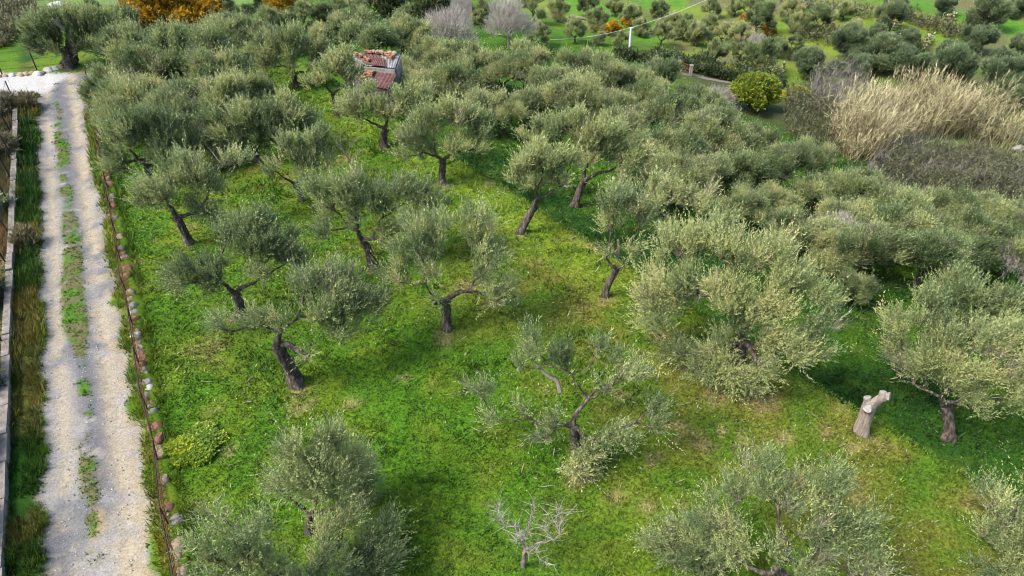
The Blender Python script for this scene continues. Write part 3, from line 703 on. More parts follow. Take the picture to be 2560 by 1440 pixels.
def put_tree(kinds, u, v, w, label, group, tone=.5, hk=.56, sy=1.0, sq=1.0, grow=1.1):
    """crown centre seen at (u,v), crown w pixels wide"""
    p = hit(u, v); wm = 4.0
    for _ in range(3):
        wm = w * depth(p) / FPX
        p = hit(u, v, hk * wm * sq)
    s = wm * grow / 5.0 * (.86 + .26 * prng.random())
    z = H(p[0], p[1])
    k = kinds[int(prng.integers(len(kinds)))]
    PLACED.append((p[0], p[1]))
    tone = .46 + (tone - .48) * 1.7
    sh = .88 + .24 * prng.random()
    label = near_label(u, v, wm * grow, tone, label)
    return k.put((p[0], p[1], z - .05), prng.random() * 6.28, (s * sy, s, s * sq * sh), label, group, tone + prng.normal() * .08)
def row(kinds, lst, labels, group, tone=.5, **kw):
    for i, e in enumerate(lst):
        lab = labels if isinstance(labels, str) else labels[i]
        t = e[3] if len(e) > 3 else tone
        put_tree(kinds, e[0], e[1], e[2], lab, group, t, **kw)

row(MID, [(275,200,150,.5),(345,235,150,.55),(420,165,170,.46),(500,120,150,.44),(545,195,150,.5),(430,265,160,.44),(560,255,150,.58),(635,240,120,.5),(325,125,140,.45),(405,112,130,.43),(480,92,110,.44),(300,290,120,.48),(490,300,130,.44)],
    'olive tree whose crown merges into the crowded left cluster beside the road', 'olive trees crowded in the left cluster', hk=.6)
row(MID, [(930,85,165,.42),(865,50,120,.42),(1000,80,120,.5),(815,85,100,.46),(620,80,110,.45),(560,90,110,.45),(690,60,90,.45)],
    'dark olive tree in the row behind the ruined shed', 'olive trees behind the shed', hk=.58)
row(MID, [(1003,180,100,.6),(1090,150,115,.58),(1180,155,125,.52),(1255,175,115,.52),(1060,215,110,.66),(1125,215,130,.56),(1210,250,150,.56),(1310,165,120,.5),(1385,195,130,.5)],
    'yellowish olive tree in the dense wood right of the ruined shed', 'pale olive trees right of the shed', hk=.6)
row(MID, [(1320,240,140,.5),(1440,245,140,.48),(1262,285,105,.55),(1500,205,120,.46),(1560,185,120,.44),(1530,265,130,.48),(1615,235,115,.46),(1450,170,110,.42),(1640,185,100,.40)],
    'olive tree in the dense wood below the white cable pole', 'olive trees below the cable pole', hk=.6)
row(MID, [(1560,315,140,.5),(1640,300,130,.46),(1615,385,140,.54),(1690,370,140,.48),(1700,280,110,.42),(1755,335,130,.48),(1740,235,110,.44),(1790,290,110,.42),(1820,355,130,.5),(1680,445,130,.52)],
    'grey green olive tree in the middle of the sloping wood', 'olive trees in the middle of the sloping wood', hk=.6)
row(MID, [(1900,340,120,.46),(1760,420,150,.55),(1855,430,140,.52),(1960,400,130,.46),(1860,500,120,.5),(1950,480,150,.55),(2045,465,140,.5),(2030,405,100,.45)],
    'olive tree of the sloping wood below the yellow green shrub', 'olive trees below the yellow green shrub', hk=.6, grow=1.02)
row(MID, [(2140,478,130,.46),(2125,540,160,.5),(2235,505,140,.48),(2310,500,130,.48),(2390,525,140,.5),(2475,530,130,.48),(2240,560,190,.42),(2345,560,170,.42),(2440,580,160,.42),(2540,560,140,.45)],
    'silvery olive tree of the lower wood in front of the grey brush', 'olive trees in front of the brush', hk=.6, grow=.98)
row(MID, [(2170,620,170,.42),(2320,635,170,.44),(2085,610,150,.56),(1990,590,140,.5),(2140,700,120,.42),(2430,625,160,.4),(2540,625,140,.42)],
    'olive tree along the third terrace at the right', 'olive trees along the third terrace', hk=.58)
# far hillside
row(FAR, [(1265,40,50),(1210,30,55),(1165,12,45),(1335,20,62),(1395,18,62),(1200,45,48,.42),(1490,45,64),(1470,10,60),(1540,12,55),(1580,30,58),(1650,20,55)],
    'small olive tree on the bright grass behind the grey leafless trees', 'olive trees behind the leafless trees', hk=.55, grow=1.22)
row(FAR, [(1600,65,44),(1655,80,64),(1685,50,54),(1440,80,48),(1345,90,52),(1500,92,38),(1555,95,36),(1720,60,50),(1745,85,58),(1775,55,48),(1710,75,46),(1780,20,44),(1840,10,50)],
    'small grey olive tree on the grass around the white cable pole', 'olive trees around the cable pole', hk=.55, grow=1.22)
row(FAR, [(1790,130,70,.42),(1850,125,46,.45),(1905,140,88,.47),(1985,108,46,.42),(1850,90,60,.48),(1950,120,50,.46),(1775,80,42),(1810,85,44),(1900,50,72,.5),(1880,15,62),(1980,20,56,.55),(1995,50,60),(2050,50,66,.5),(2115,25,48),(2140,65,66,.55)],
    'loose grey green olive tree on the far hillside left of the dark round trees', 'loose olive trees on the far hillside', hk=.55, grow=1.22)
row(ROUND, [(2470,40,84),(2450,97,78),(2270,98,58),(2225,42,62),(2195,85,60),(2122,114,78),(2205,132,84),(2268,162,86),(2145,168,66),(2370,135,86),(2382,168,104),(2500,155,76),(2510,205,90),(2535,245,62),(2552,110,50),(2025,158,80),(2240,8,60),(2365,8,60),(2540,15,56),(2090,165,46)],
    ['!dark round olive tree on the far hillside near the top right corner', '!dark round olive tree second down from the top right corner', '!tall oval olive tree beside the pale topped cactus', '!dark olive tree on the highest terrace left of the small cacti', '!olive tree behind the pale topped cactus', '!round olive tree with a visible trunk at the right end of the bright meadow', '!dense olive tree between the bright meadow and the reeds', '!round olive tree right behind the left end of the reed bed', '!small leaning olive tree left of the reed bed', '!dark round olive tree behind the big one above the reeds', '!biggest dark round olive tree rising behind the reed plumes', '!olive tree right of the bare path above the reeds', '!olive tree below the bare path near the right edge', '!olive tree at the right edge beside the reed tips', '!olive tree at the right edge on the bright green slope', '!pale low olive tree behind the flowering cactus thicket', '!olive tree at the top edge above the dark terraces', '!olive tree at the top edge with a bare white trunk below', '!olive tree in the extreme top right corner', '!little olive tree between the meadow and the leaning tree'],
    'dark round olive trees on the far hillside', .47, hk=.5, grow=1.3)
# valley behind the left half
row(FAR, [(560,22,64,.38),(620,32,64,.38),(655,8,56,.36),(760,40,66,.42),(805,28,66,.38),(845,15,60,.36),(590,60,60,.42),(895,20,60,.36),(930,8,56,.36),(1020,40,60,.36),(745,8,56,.38),(540,5,50,.38),(225,25,60,.42),(1000,8,50,.36),(860,80,60,.42)],
    'bluish olive tree in the valley behind the orange leaved trees', 'olive trees in the valley behind the orange trees', hk=.55, grow=1.22)

# ------------------------------------------------------------------ dead wood in the grove
def at_ground(u, v):
    p = hit(u, v); p[2] = H(p[0], p[1]); return p
def dead_tree(label, base, paths, seed, group=None, twig=55, tl=.36):
    """paths: lists of (u, v, behind, radius); the first is the trunk"""
    rng = np.random.default_rng(seed)
    B = at_ground(*base); root = thing('dead_tree', label, 'dead tree', B, 0, group)
    tw = MB()
    for i, p in enumerate(paths):
        P = np.array([at_plane(u, v, B, d) for u, v, d, r in p]) - B; R = [r * .55 for *_, r in p]
        # smooth subdivision with a little crookedness
        t = np.linspace(0, len(P) - 1, (len(P) - 1) * 3 + 1); idx = np.arange(len(P))
        Q = np.stack([np.interp(t, idx, P[:, k]) for k in range(3)], 1); RR = np.interp(t, idx, R)
        Q[1:-1] += rng.normal(size=(len(Q) - 2, 3)) * .02
        if i == 0: Q[0, 2] -= .1
        mb = MB(); tube(mb, Q, RR, 8 if i == 0 else 6, 0, .5, rng, .25)
        mb.build('trunk' if i == 0 else 'branch', M_DEAD, root)
        if i > 0 and twig:
            k = twig; w = rng.integers(1, len(Q), k)
            D = norm(np.gradient(Q, axis=0)[w] / .15 * .25 + rng.normal(size=(k, 3)) * .8 + [0, 0, .7])
            stems(tw, Q[w], D, tl * (.4 + 1.2 * rng.random(k)), .005, .55 + .3 * rng.random(k), rng, 0, .6)
    if tw.n: tw.build('twigs', M_DRYTWIG, root)
    return root
dead_tree('pale leafless dead tree with forked branches standing alone at the bottom', (1309, 1418),
          [[(1309,1418,0,.12),(1311,1390,0,.085),(1314,1368,0,.095)],
           [(1312,1370,0,.075),(1302,1340,.05,.06),(1292,1316,.1,.05),(1262,1312,.1,.036),(1240,1295,.15,.026),(1215,1262,.2,.01)],
           [(1262,1312,.1,.03),(1248,1284,.25,.018),(1242,1262,.3,.008)],
           [(1308,1350,.1,.05),(1322,1316,.3,.036),(1328,1286,.5,.024),(1340,1248,.6,.009)],
           [(1314,1372,0,.065),(1340,1362,-.1,.05),(1378,1352,-.1,.042),(1396,1340,0,.034),(1402,1310,.2,.024),(1420,1280,.3,.009)],
           [(1396,1340,0,.026),(1394,1305,.3,.016),(1398,1272,.4,.008)],
           [(1370,1354,-.1,.022),(1362,1315,.2,.014),(1372,1286,.3,.007)],
           [(1316,1378,-.1,.04),(1340,1384,-.3,.028),(1366,1410,-.5,.01)],
           [(1306,1362,.0,.03),(1290,1352,-.2,.016),(1300,1340,-.2,.008)]], 41)
dead_tree('small bare grey dead sapling with thin upright branches beside a spreading olive', (880, 432),
          [[(880,432,0,.13),(879,412,0,.10),(878,402,0,.11)],
           [(878,403,0,.07),(862,385,0,.045),(852,360,.1,.03),(852,328,.2,.012)],
           [(860,382,0,.04),(842,362,.1,.022),(832,345,.1,.01)],
           [(878,402,0,.06),(892,392,0,.04),(900,375,.1,.02)],
           [(866,390,.1,.03),(874,365,.3,.018),(890,352,.3,.01)]], 42, twig=12, tl=.5)
# pruned stump: one stout leaning trunk with a stub arm and pale sawn faces
B = at_ground(2152, 1083)
root = thing('pruned_stump', 'pale grey pruned tree stump with sawn off stubs on the terrace edge', 'tree stump', B)
rng = np.random.default_rng(43)
W3 = lambda u, v, d=0: at_plane(u, v, B, d) - B
P = np.array([W3(2150, 1092), W3(2155, 1075), W3(2164, 1050), W3(2172, 1025), W3(2178, 1003)])
mb = MB(); tube(mb, bez(P[0] - [0, 0, .1], P[1], P[3], P[4], 10), [.31, .27, .24, .22, .21, .205, .205, .21, .20, .165], 14, 0, .5, rng, .22)
mb.build('trunk', M_STUMP, root)
def stub(path, rad, nm='stub'):
    Q = np.array(path); mb = MB(); tube(mb, Q, rad, 10, 0, .5, rng, .2, cap=False); st = mb.build(nm, M_STUMP, root)
    T = norm(Q[-1] - Q[-2]); u = norm(np.cross(T, [.3, .2, .9])); w = np.cross(T, u)
    a = np.arange(12) * math.pi / 6; rr = rad[-1] * (1.0 + .12 * np.sin(a * 3))
    ring = Q[-1] + T * .012 + np.outer(np.cos(a) * rr, u) + np.outer(np.sin(a) * rr, w)
    V = np.concatenate([ring, ring - T * .05, [Q[-1] + T * .02]])
    f3 = [(k, (k + 1) % 12, 24) for k in range(12)]; f4 = [(k, 12 + k, 12 + (k + 1) % 12, (k + 1) % 12) for k in range(12)]
    m2 = MB().add(V, f4).add(V, f3); m2.build('sawn_face', M_CUT, st)
stub([W3(2176, 1015), W3(2190, 1003), W3(2204, 994), W3(2214, 990), W3(2224, 992)], [.15, .14, .13, .14, .125], 'stub_arm')
stub([W3(2205, 996), W3(2206, 988), W3(2208, 981)], [.10, .10, .095])
stub([W3(2174, 1012), W3(2171, 1002), W3(2168, 994, .0)], [.125, .12, .11])
stub([W3(2171, 1026, -.1), W3(2170, 1024, -.22), W3(2169, 1022, -.30)], [.13, .125, .12])
# broken pale snags on the living trees are short limbs of their own trees
def snag(tree, pts, rad):
    B = np.array(tree.location); mb = MB()
    P = np.array([at_plane(u, v, B, d) - B for u, v, d in pts])
    tube(mb, P, rad, 6, 0, .5, np.random.default_rng(3), .2); o = mb.build('broken_limb', M_DEAD, tree); o['label'] = 'pale broken limb without bark'
byname = {o['label']: o for o in bpy.data.objects if 'label' in o}
snag(byname['slim olive tree with a pale broken limb, leaning right in the clearing'], [(1546,648,0),(1548,620,0),(1545,600,0)], [.06, .055, .05])
snag(byname['slim olive tree with a pale broken limb, leaning right in the clearing'], [(1546,642,-.1),(1534,628,-.2),(1520,632,-.2)], [.055, .05, .035])
snag(byname['sparse open olive tree with crooked dark limbs left of the pruned stump'], [(1400,980,.2),(1392,950,.35),(1362,935,.4),(1335,905,.5)], [.085, .075, .055, .03])
snag(byname['old olive tree with a massive trunk on the grassy bank above the road bend'], [(160,75,-.6),(145,60,-.7),(130,48,-.7)], [.14, .12, .09])

# ------------------------------------------------------------------ fences, edging and low wall along the road
def road_pt(n, l, dz=0):
    p = RN * n + RL * l
    return np.array([p[0], p[1], float(H(p[0], p[1])) + dz])
def road_at(n, y):
    return road_pt(n, (y - RN[1] * n) / RL[1])
M_RUST = rough_mat('rusty_iron', [(.3, (.05, .022, .014)), (.6, (.15, .065, .035)), (.8, (.26, .13, .08))], 9, .85, .3, metallic=.3)
M_IRON = rough_mat('dark_iron', [(.3, (.012, .011, .011)), (.7, (.05, .04, .036))], 9, .7, .2, metallic=.4)
M_STONES = [rough_mat('terracotta_stone', [(.3, (.14, .065, .04)), (.6, (.23, .12, .075)), (.8, (.30, .20, .14))], 7, .9, .5),
            rough_mat('white_stone', [(.3, (.30, .29, .27)), (.7, (.50, .49, .47))], 7, .85, .4),
            rough_mat('grey_stone', [(.3, (.13, .12, .105)), (.7, (.28, .26, .23))], 7, .9, .5),
            rough_mat('sandstone', [(.3, (.19, .14, .09)), (.7, (.33, .26, .18))], 7, .9, .5)]
def stone_mesh(seed):
    rng = np.random.default_rng(seed); V = []; f = []
    rows, k = 4, 8
    for i in range(rows):
        th = math.pi * (i + .5) / rows
        for j in range(k):
            V.append([math.sin(th) * math.cos(j * 2 * math.pi / k), math.sin(th) * math.sin(j * 2 * math.pi / k), math.cos(th)])
    V += [[0, 0, 1], [0, 0, -1]]
    for i in range(rows - 1):
        for j in range(k): f.append((i * k + j, (i + 1) * k + j, (i + 1) * k + (j + 1) % k, i * k + (j + 1) % k))
    V = np.array(V); V *= 1 + (rng.random((len(V), 1)) - .5) * .38
    V = np.sign(V) * np.abs(V) ** .85
    mb = MB().add(V, f, 0, .5, True); n = rows * k
    mb.add(V, [(n, j, (j + 1) % k) for j in range(k)] + [(n + 1, (rows - 1) * k + (j + 1) % k, (rows - 1) * k + j) for j in range(k)], 0, .5, True)
    return mb
SM = {}
for q in range(4):
    for w in range(4):
        me = bpy.data.meshes.new('stone'); stone_mesh(500 + w).fill(me, M_STONES[q]); SM[q, w] = me
rng = np.random.default_rng(51)
edg = thing('stone_edging', 'row of reddish and white stones along the foot of the wire fence', 'stone edging', road_at(-2.86, 9.5))
l = road_l(*road_at(-2.86, 9.3)[:2]); lend = road_l(*road_at(-2.86, 44.5)[:2])
while l < lend:
    a = .13 + .13 * rng.random() ** 2; p = road_pt(-2.84 + rng.normal() * .05, l)
    st = link('stone', SM[int(rng.choice(4, p=[.40, .10, .24, .26])), int(rng.integers(4))], edg, p - np.array(edg.location) + [0, 0, a * .3])
    st.scale = (a * (.75 + .4 * rng.random()), a * (.85 + .5 * rng.random()), a * (.6 + .3 * rng.random())); st.rotation_euler = (rng.normal() * .25, rng.normal() * .25, rng.random() * 6)
    l += a * 1.45 + (.5 if rng.random() < .08 else 0)
def wire_fence(label, pts, h, post_r, post_m, wires, mesh, lean=0.0, post_gap=2.6, seed=1, netr=.006):
    """pts: ground polyline; wires: (height, radius, material)"""
    rng = np.random.default_rng(seed)
    pts = np.array(pts); root = thing('wire_fence', label, 'fence', pts[0]); o0 = pts[0].copy(); pts = pts - o0
    seg = np.linalg.norm(np.diff(pts, axis=0), axis=1); cum = np.concatenate([[0], np.cumsum(seg)]); Lt = cum[-1]
    at = lambda t: np.array([np.interp(t, cum, pts[:, k]) for k in range(3)])
    T = norm(pts[-1] - pts[0]); side = np.array([T[1], -T[0], 0])
    ks = np.arange(0, Lt + .01, post_gap)
    tops = []
    for t in ks:
        b = at(t); ln = side * (lean + rng.normal() * .06) + T * rng.normal() * .05
        top = b + np.array([0, 0, h]) + ln
        mb = MB(); tube(mb, [b - [0, 0, .15], (b + top) / 2, top], [post_r, post_r, post_r * .9], 5, 0, .5); mb.build('post', post_m, root); tops.append((b, top))
    for (hh, rr, mm) in wires:
        P = []
        for i, (b, tp) in enumerate(tops):
            P.append(b + (tp - b) * hh)
            if i < len(tops) - 1:
                b2, t2 = tops[i + 1]; m = ((b + (tp - b) * hh) + (b2 + (t2 - b2) * hh)) / 2
                P.append(m - [0, 0, .03 * hh])
        mb = MB(); tube(mb, P, [rr] * len(P), 4, 0, .5); mb.build('wire', mm, root)
    if mesh:
        V = []; f = []; k = 0
        for t in np.arange(0, Lt, mesh):
            for sgn in (1, -1):
                t2 = min(max(t + sgn * h * .9, 0), Lt)
                a = at(t); b = at(t2); i1 = min(int(t / post_gap), len(tops) - 1); ln = (tops[i1][1] - tops[i1][0]) * [1, 1, 0]
                b = b + [0, 0, h * .97] + ln
                s_ = np.cross(b - a, side); s_ = s_ / max(np.linalg.norm(s_), 1e-6) * netr
                V += [a - s_, a + s_, b + s_, b - s_]; f.append((k, k + 1, k + 2, k + 3)); k += 4
        nt_ = MB().add(V, f).build('netting', post_m, root); nt_['kind'] = 'stuff'
    return root
fp = [road_at(-2.95, y) for y in (9.0, 16, 24, 32, 40, 45.3)]
wire_fence('long low wire fence with rusty posts between the dirt road and the grove', fp, 1.0, .032, M_RUST, [(.97, .02, M_IRON), (.62, .013, M_RUST), (.30, .016, M_RUST), (.08, .013, M_RUST)], .16, .05, 2.4, 2)
fp = [road_at(-7.02, y) for y in (8.5, 20, 30, 41.5)]
wire_fence('tall dark wire fence on the low wall at the left edge', fp, 1.7, .035, M_IRON, [(.98, .012, M_IRON), (.5, .01, M_IRON)], .22, -.12, 2.8, 3, .007)
b0 = [hit(u, v) for u, v in ((-420, 205), (-60, 196), (47, 193), (116, 184), (182, 176), (200, 172))]
for q in b0: q[2] = H(q[0], q[1])
wire_fence('wire fence with thin dark posts on the bank beyond the road bend', b0, 1.75, .045, M_IRON, [(.95, .012, M_IRON), (.6, .01, M_IRON), (.3, .01, M_IRON)], 0, .0, 2.2, 4)
# stones of the bank at the bend
eb = thing('stone_edging', 'short row of white and tan stones at the foot of the bank fence', 'stone edging', hit(60, 196))
for (u, v, a, q) in [(0,197,.22,3),(15,196,.2,3),(32,194,.22,1),(54,193,.27,3),(68,192,.26,3),(82,190,.24,3),(96,191,.3,1),(108,188,.2,2),(124,182,.34,1),(140,179,.34,1),(154,174,.26,3),(-20,197,.25,2)]:
    p = at_ground(u, v); st = link('stone', SM[q, int(rng.integers(4))], eb, p - np.array(eb.location) + [0, 0, .1])
    st.scale = (a * 1.25, a * .9, a * .8); st.rotation_euler = (0, 0, rng.random() * .8 - .4)
# low concrete wall along the left side, block by block
M_CONC = rough_mat('weathered_concrete', [(.28, (.09, .078, .065)), (.5, (.19, .17, .145)), (.75, (.30, .275, .24))], 3.2, .95, .5, 24)
wall = thing('low_wall', 'low weathered concrete wall at the left edge of the road', 'low wall', road_at(-6.92, 7.5))
l = road_l(*road_at(-6.92, 7.0)[:2]); lend = road_l(*road_at(-6.92, 41.4)[:2]); base_r = np.array(wall.location)
ang = math.atan2(RL[1], RL[0])
while l < lend:
    L_ = 1.15 + .5 * rng.random(); p = road_pt(-6.92 + rng.normal() * .012, l + L_ / 2)
    mb = MB(); box(mb, (0, 0, 0), L_ - .025, .23 + .02 * rng.random(), .55, rotz(ang + rng.normal() * .006), 0, .5, .03, rng)
    bl = mb.build('wall_block', M_CONC, wall, None, p - base_r + [0, 0, .02 + rng.normal() * .015]); l += L_

# ------------------------------------------------------------------ shrubs, scrub and reeds
def shrub(name, label, cat, B, w, h, seed, mat, tone=.5, dens=420, ll=.14, lw=.05, up=.5, n=8, group=None, bare=0.0, lean=None, slen=(.25, .5)):
    """a low plant: tufts of shoots from the ground up; bare = share of leafless twigs"""
    rng = np.random.default_rng(seed)
    root = thing(name, label, cat, B, 0, group)
    st = MB(); cr = MB()
    for i in range(n):
        a = i * 2.4 + rng.random(); rr = w * .34 * math.sqrt((i + .3) / n) * 1.2
        r = w * (.13 + .16 * rng.random()); z = max(h - r * .8 - .55 * h * (rr / (w * .45)) ** 2 - .22 * h * rng.random(), r * .55); a += rng.normal() * .3
        C = np.array([math.cos(a) * rr, math.sin(a) * rr, z])
        tube(st, bez(np.array([C[0] * .15, C[1] * .15, -.05]), np.array([C[0] * .3, C[1] * .3, z * .4]), np.array([C[0] * .8, C[1] * .8, z * .7]), C, 5), [.03 * h, .025 * h, .018 * h, .012 * h, .006 * h], 4, 0, .5)
        N = int(dens * r * r * 6)
        o = rsph(rng, N); P = C + o * r * [1, 1, .85]
        D = norm(norm(P - [0, 0, h * .2]) * .6 + [0, 0, up] + rng.normal(size=(N, 3)) * .4)
        if lean is not None: D = norm(D + np.asarray(lean))
        L = slen[0] + (slen[1] - slen[0]) * rng.random(N)
        t = np.clip(tone + rng.normal() * .1 + rng.normal(size=N) * .1, 0, 1)
        k = rng.random(N) < bare
        stems(cr, P[k], D[k], L[k] * 1.25, .1 * lw, .3 + .5 * rng.random(k.sum()), rng, 1, .4)
        leaves(cr, P[~k], D[~k], L[~k], 8, ll, lw, t[~k], rng)
    st.build('stem', M_TWIG, root); o = cr.build('foliage', [mat, M_DRYTWIG], root); o.color = (.5, .5, .5, 1)
    return root
def px_shrub(name, label, cat, u, v, wpx, hr, seed, mat, **kw):
    """u, v: middle of the plant; wpx its width; hr height over width"""
    p = hit(u, v)
    for _ in range(3):
        w = wpx * depth(p) / FPX; p = hit(u, v, w * hr * .5)
    B = np.array([p[0], p[1], H(p[0], p[1])])
    return shrub(name, label, cat, B, w, w * hr, seed, mat, **kw)
weed = px_shrub('flowering_weed', 'round yellow flowering weed clump on the grass near the fence', 'flowering plant', 492, 1108, 120, .20, 601, M_WEED, tone=.52, dens=420, ll=.07, lw=.055, slen=(.06, .16), n=16, up=.9)
weed.scale = (1, 1, .36)
px_shrub('orange_tree', 'large rounded tree full of orange autumn leaves at the top left', 'tree', 398, 14, 212, .62, 602, M_ORANGE, tone=.5, dens=48, ll=.30, lw=.17, n=14, slen=(.3, .6))
px_shrub('orange_tree', 'small orange brown tree at the top edge right of the large one', 'tree', 700, 12, 76, .8, 603, M_ORANGE, tone=.3, dens=80, ll=.26, lw=.14, n=8, slen=(.3, .6))
for i, (u, v, w, lab) in enumerate([(972, 12, 62, 'dark evergreen tree at the top edge above the ruined shed'), (1078, 22, 82, 'dark evergreen tree left of the pale stone hut'), (1050, 95, 44, 'dark evergreen bush below the cable, right of the shed')]):
    px_shrub('evergreen_tree', lab, 'tree', u, v, w, 1.05, 610 + i, M_DARKLEAF, tone=.5, dens=60, ll=.28, lw=.14, n=10, slen=(.3, .6), up=.8)
px_shrub('yellow_shrub', 'bright yellow green rounded shrub left of the grey brush', 'shrub', 1890, 232, 112, .85, 620, M_YELLOW, tone=.40, dens=110, ll=.22, lw=.11, n=14)
px_shrub('yellow_shrub', 'small yellow flowering bush between the yellow green shrub and the reeds', 'shrub', 1993, 235, 46, .7, 621, M_YELLOW, tone=.75, dens=330, ll=.16, lw=.08)
px_shrub('yellow_shrub', 'yellow flowering bush beside the gate', 'shrub', 1816, 182, 42, .6, 622, M_YELLOW, tone=.68, dens=330, ll=.16, lw=.08)
for i, (u, v, w, lab) in enumerate([(1505, 76, 28, 'orange bush left of the pole under the cable'), (1535, 67, 28, 'middle orange bush under the cable'), (1565, 57, 28, 'orange bush closest to the pole top'), (1917, 76, 30, 'small orange bush on the far hillside'), (1862, 50, 24, 'tiny ochre bush beside a far olive tree')]):
    px_shrub('orange_shrub', lab, 'shrub', u, v, w, .7, 630 + i, M_ORANGE, tone=.52, dens=220, ll=.2, lw=.12, n=6)
# leafless trees
def leafless(label, u, v, w, hr, seed, tone=.55, n=14, name='leafless_tree'):
    p = hit(u, v)
    for _ in range(3):
        wm = w * depth(p) / FPX; p = hit(u, v, wm * hr * .5)
    rng = np.random.default_rng(seed); B = np.array([p[0], p[1], H(p[0], p[1])]); h = wm * hr
    root = thing(name, label, 'leafless tree', B)
    tr = MB(); tube(tr, [[0, 0, -.1], [.05, .03, h * .15], [0, .05, h * .3]], [h * .04, h * .032, h * .028], 7, 0, .5, rng, .2); tr.build('trunk', M_DEAD, root)
    tw = MB()
    for i in range(n):
        a = i * 2.4; rr = wm * .40 * math.sqrt((i + .5) / n); C = np.array([math.cos(a) * rr, math.sin(a) * rr, h * (.80 - .3 * rng.random() - .35 * (rr / (wm * .45)) ** 2)])
        mb = MB(); Q = bez(np.array([0, .05, h * .28]), np.array([C[0] * .3, C[1] * .3, h * .42]), C * [.8, .8, .85], C, 6); tube(mb, Q, np.linspace(h * .016, .012, 6), 4, 0, .5); mb.build('branch', M_DEAD, root)
        k = 300; P = C + rsph(rng, k) * wm * .17; D = norm((P - [0, 0, h * .2]) / h + [0, 0, .6] + rng.normal(size=(k, 3)) * .45)
        stems(tw, P, D, .12 * wm * (.6 + rng.random(k)), .012, np.clip(tone + .1 + rng.normal() * .08 + .15 * rng.normal(size=k), 0, 1), rng, 0, .5)
    tw.build('twigs', M_DRYTWIG, root)
    return root
leafless('wide grey leafless tree in front of the pale stone hut', 1120, 72, 145, .85, 640, .55, 16)
leafless('tall grey leafless tree right of the pale stone hut', 1272, 55, 130, 1.0, 641, .6, 16)
leafless('small whitish bare tree among the far olives', 1893, 108, 56, 1.0, 642, .95, 8)
leafless('grey twiggy tree among the olives along the third terrace', 2090, 590, 140, .75, 643, .45, 12)
leafless('grey twiggy tree at the right edge behind the lower wood', 2530, 650, 130, .9, 644, .5, 12)
leafless('small grey leafless tree beside the yellow green shrub', 1800, 245, 80, .75, 645, .5, 8)
leafless('dry grey twiggy tree at the head of the third terrace', 1955, 545, 80, .85, 646, .45, 8)

def scrub_field(name, label, poly, N, mat, seed, hh, kind, tone=.5, ll=.2, lw=.08, lean=(0, 0, 0), w=.02):
    """stems or leafy sprigs over a polygon given by ground corners seen in the view"""
    rng = np.random.default_rng(seed)
    c = np.array([hit(u, v)[:2] for u, v in poly])
    lo, hi = c.min(0), c.max(0); P = rng.uniform(lo, hi, (N * 4, 2))
    ins = np.zeros(len(P), bool); j = len(c) - 1
    for i in range(len(c)):
        cr = ((c[i, 1] > P[:, 1]) != (c[j, 1] > P[:, 1])) & (P[:, 0] < (c[j, 0] - c[i, 0]) * (P[:, 1] - c[i, 1]) / (c[j, 1] - c[i, 1] + 1e-9) + c[i, 0])
        ins ^= cr; j = i
    P = P[ins][:N]; k = len(P)
    d = fbm(P[:, 0] / 2.2, P[:, 1] / 2.2, seed, 3); hs = hh * (.35 + 1.1 * ss(.3, .65, d)) * (.7 + .5 * rng.random(k))
    B = np.stack([P[:, 0], P[:, 1], H(P[:, 0], P[:, 1])], 1)
    mb = MB(); D = norm(np.array([0, 0, 1.]) + np.asarray(lean) + rng.normal(size=(k, 3)) * (.2 if kind == 'reed' else .5))
    if kind == 'reed':
        t = np.clip(tone + .12 + rng.normal(size=k) * .3, 0, 1)
        stems(mb, B, D, hs, w, t, rng, 0, .4)
        # long drooping blades up the cane and a plume on top
        for f in (.5, .65, .8):
            q = B + D * (hs * f)[:, None]; dd = norm(D * .5 + np.asarray(lean) * .8 + rng.normal(size=(k, 3)) * .6)
            stems(mb, q, dd, hs * .22, w * 1.3, np.clip(t - .12 + rng.normal(size=k) * .18, 0, 1), rng, 0, .8)
        s_ = rng.random(k) < .5; tip = (B + D * (hs * .9)[:, None])[s_]
        leaves(mb, tip, D[s_], (hs * .2)[s_], 8, .3, .05, np.clip(t[s_] + .15, 0, 1), rng, 0, (.15, .4))
    else:
        q = B + np.array([0, 0, 1]) * (hs * rng.random(k))[:, None] * .8
        if kind == 'twig': stems(mb, q, D, .4 + .5 * rng.random(k), w, np.clip(tone + .2 * rng.normal(size=k), 0, 1), rng, 0, .6)
        else: leaves(mb, q, D, .3 + .3 * rng.random(k), 7, ll, lw, np.clip(tone + .15 * rng.normal(size=k), 0, 1), rng)
    o = mb.build(name, mat, None, None); o.color = (.5, .5, .5, 1)
    return tag(o, label, None, None, 'stuff')
scrub_field('reed_bed', 'bed of tall tan dry reeds with plumes in the valley at the right', [(2060, 340), (2180, 292), (2300, 268), (2420, 288), (2555, 365), (2530, 378), (2400, 350), (2300, 350), (2200, 362), (2090, 385)], 4200, M_REED, 701, 2.45, 'reed', .5, lean=(.12, .0, 0), w=.016)
scrub_field('reed_bed', 'thin outlying strip of dry reeds left below the main reed bed', [(2085, 380), (2140, 355), (2210, 370), (2200, 400), (2130, 410)], 700, M_REED, 711, 1.9, 'reed', .5, lean=(.12, .0, 0), w=.016)
scrub_field('reed_undergrowth', 'dark green undergrowth between the reed stems', [(2105, 330), (2190, 292), (2300, 268), (2420, 288), (2555, 365), (2530, 372), (2400, 345), (2300, 345), (2200, 352), (2130, 362)], 3000, M_BROWN, 712, 1.3, 'leaf', .4)
scrub_field('grey_brush', 'grey leafless thorny brush below the reed bed', [(2150, 455), (2180, 400), (2280, 375), (2400, 392), (2540, 420), (2620, 480), (2560, 520), (2450, 500), (2330, 470), (2250, 490)], 5500, M_DRYTWIG, 702, 1.2, 'twig', .32, w=.016)
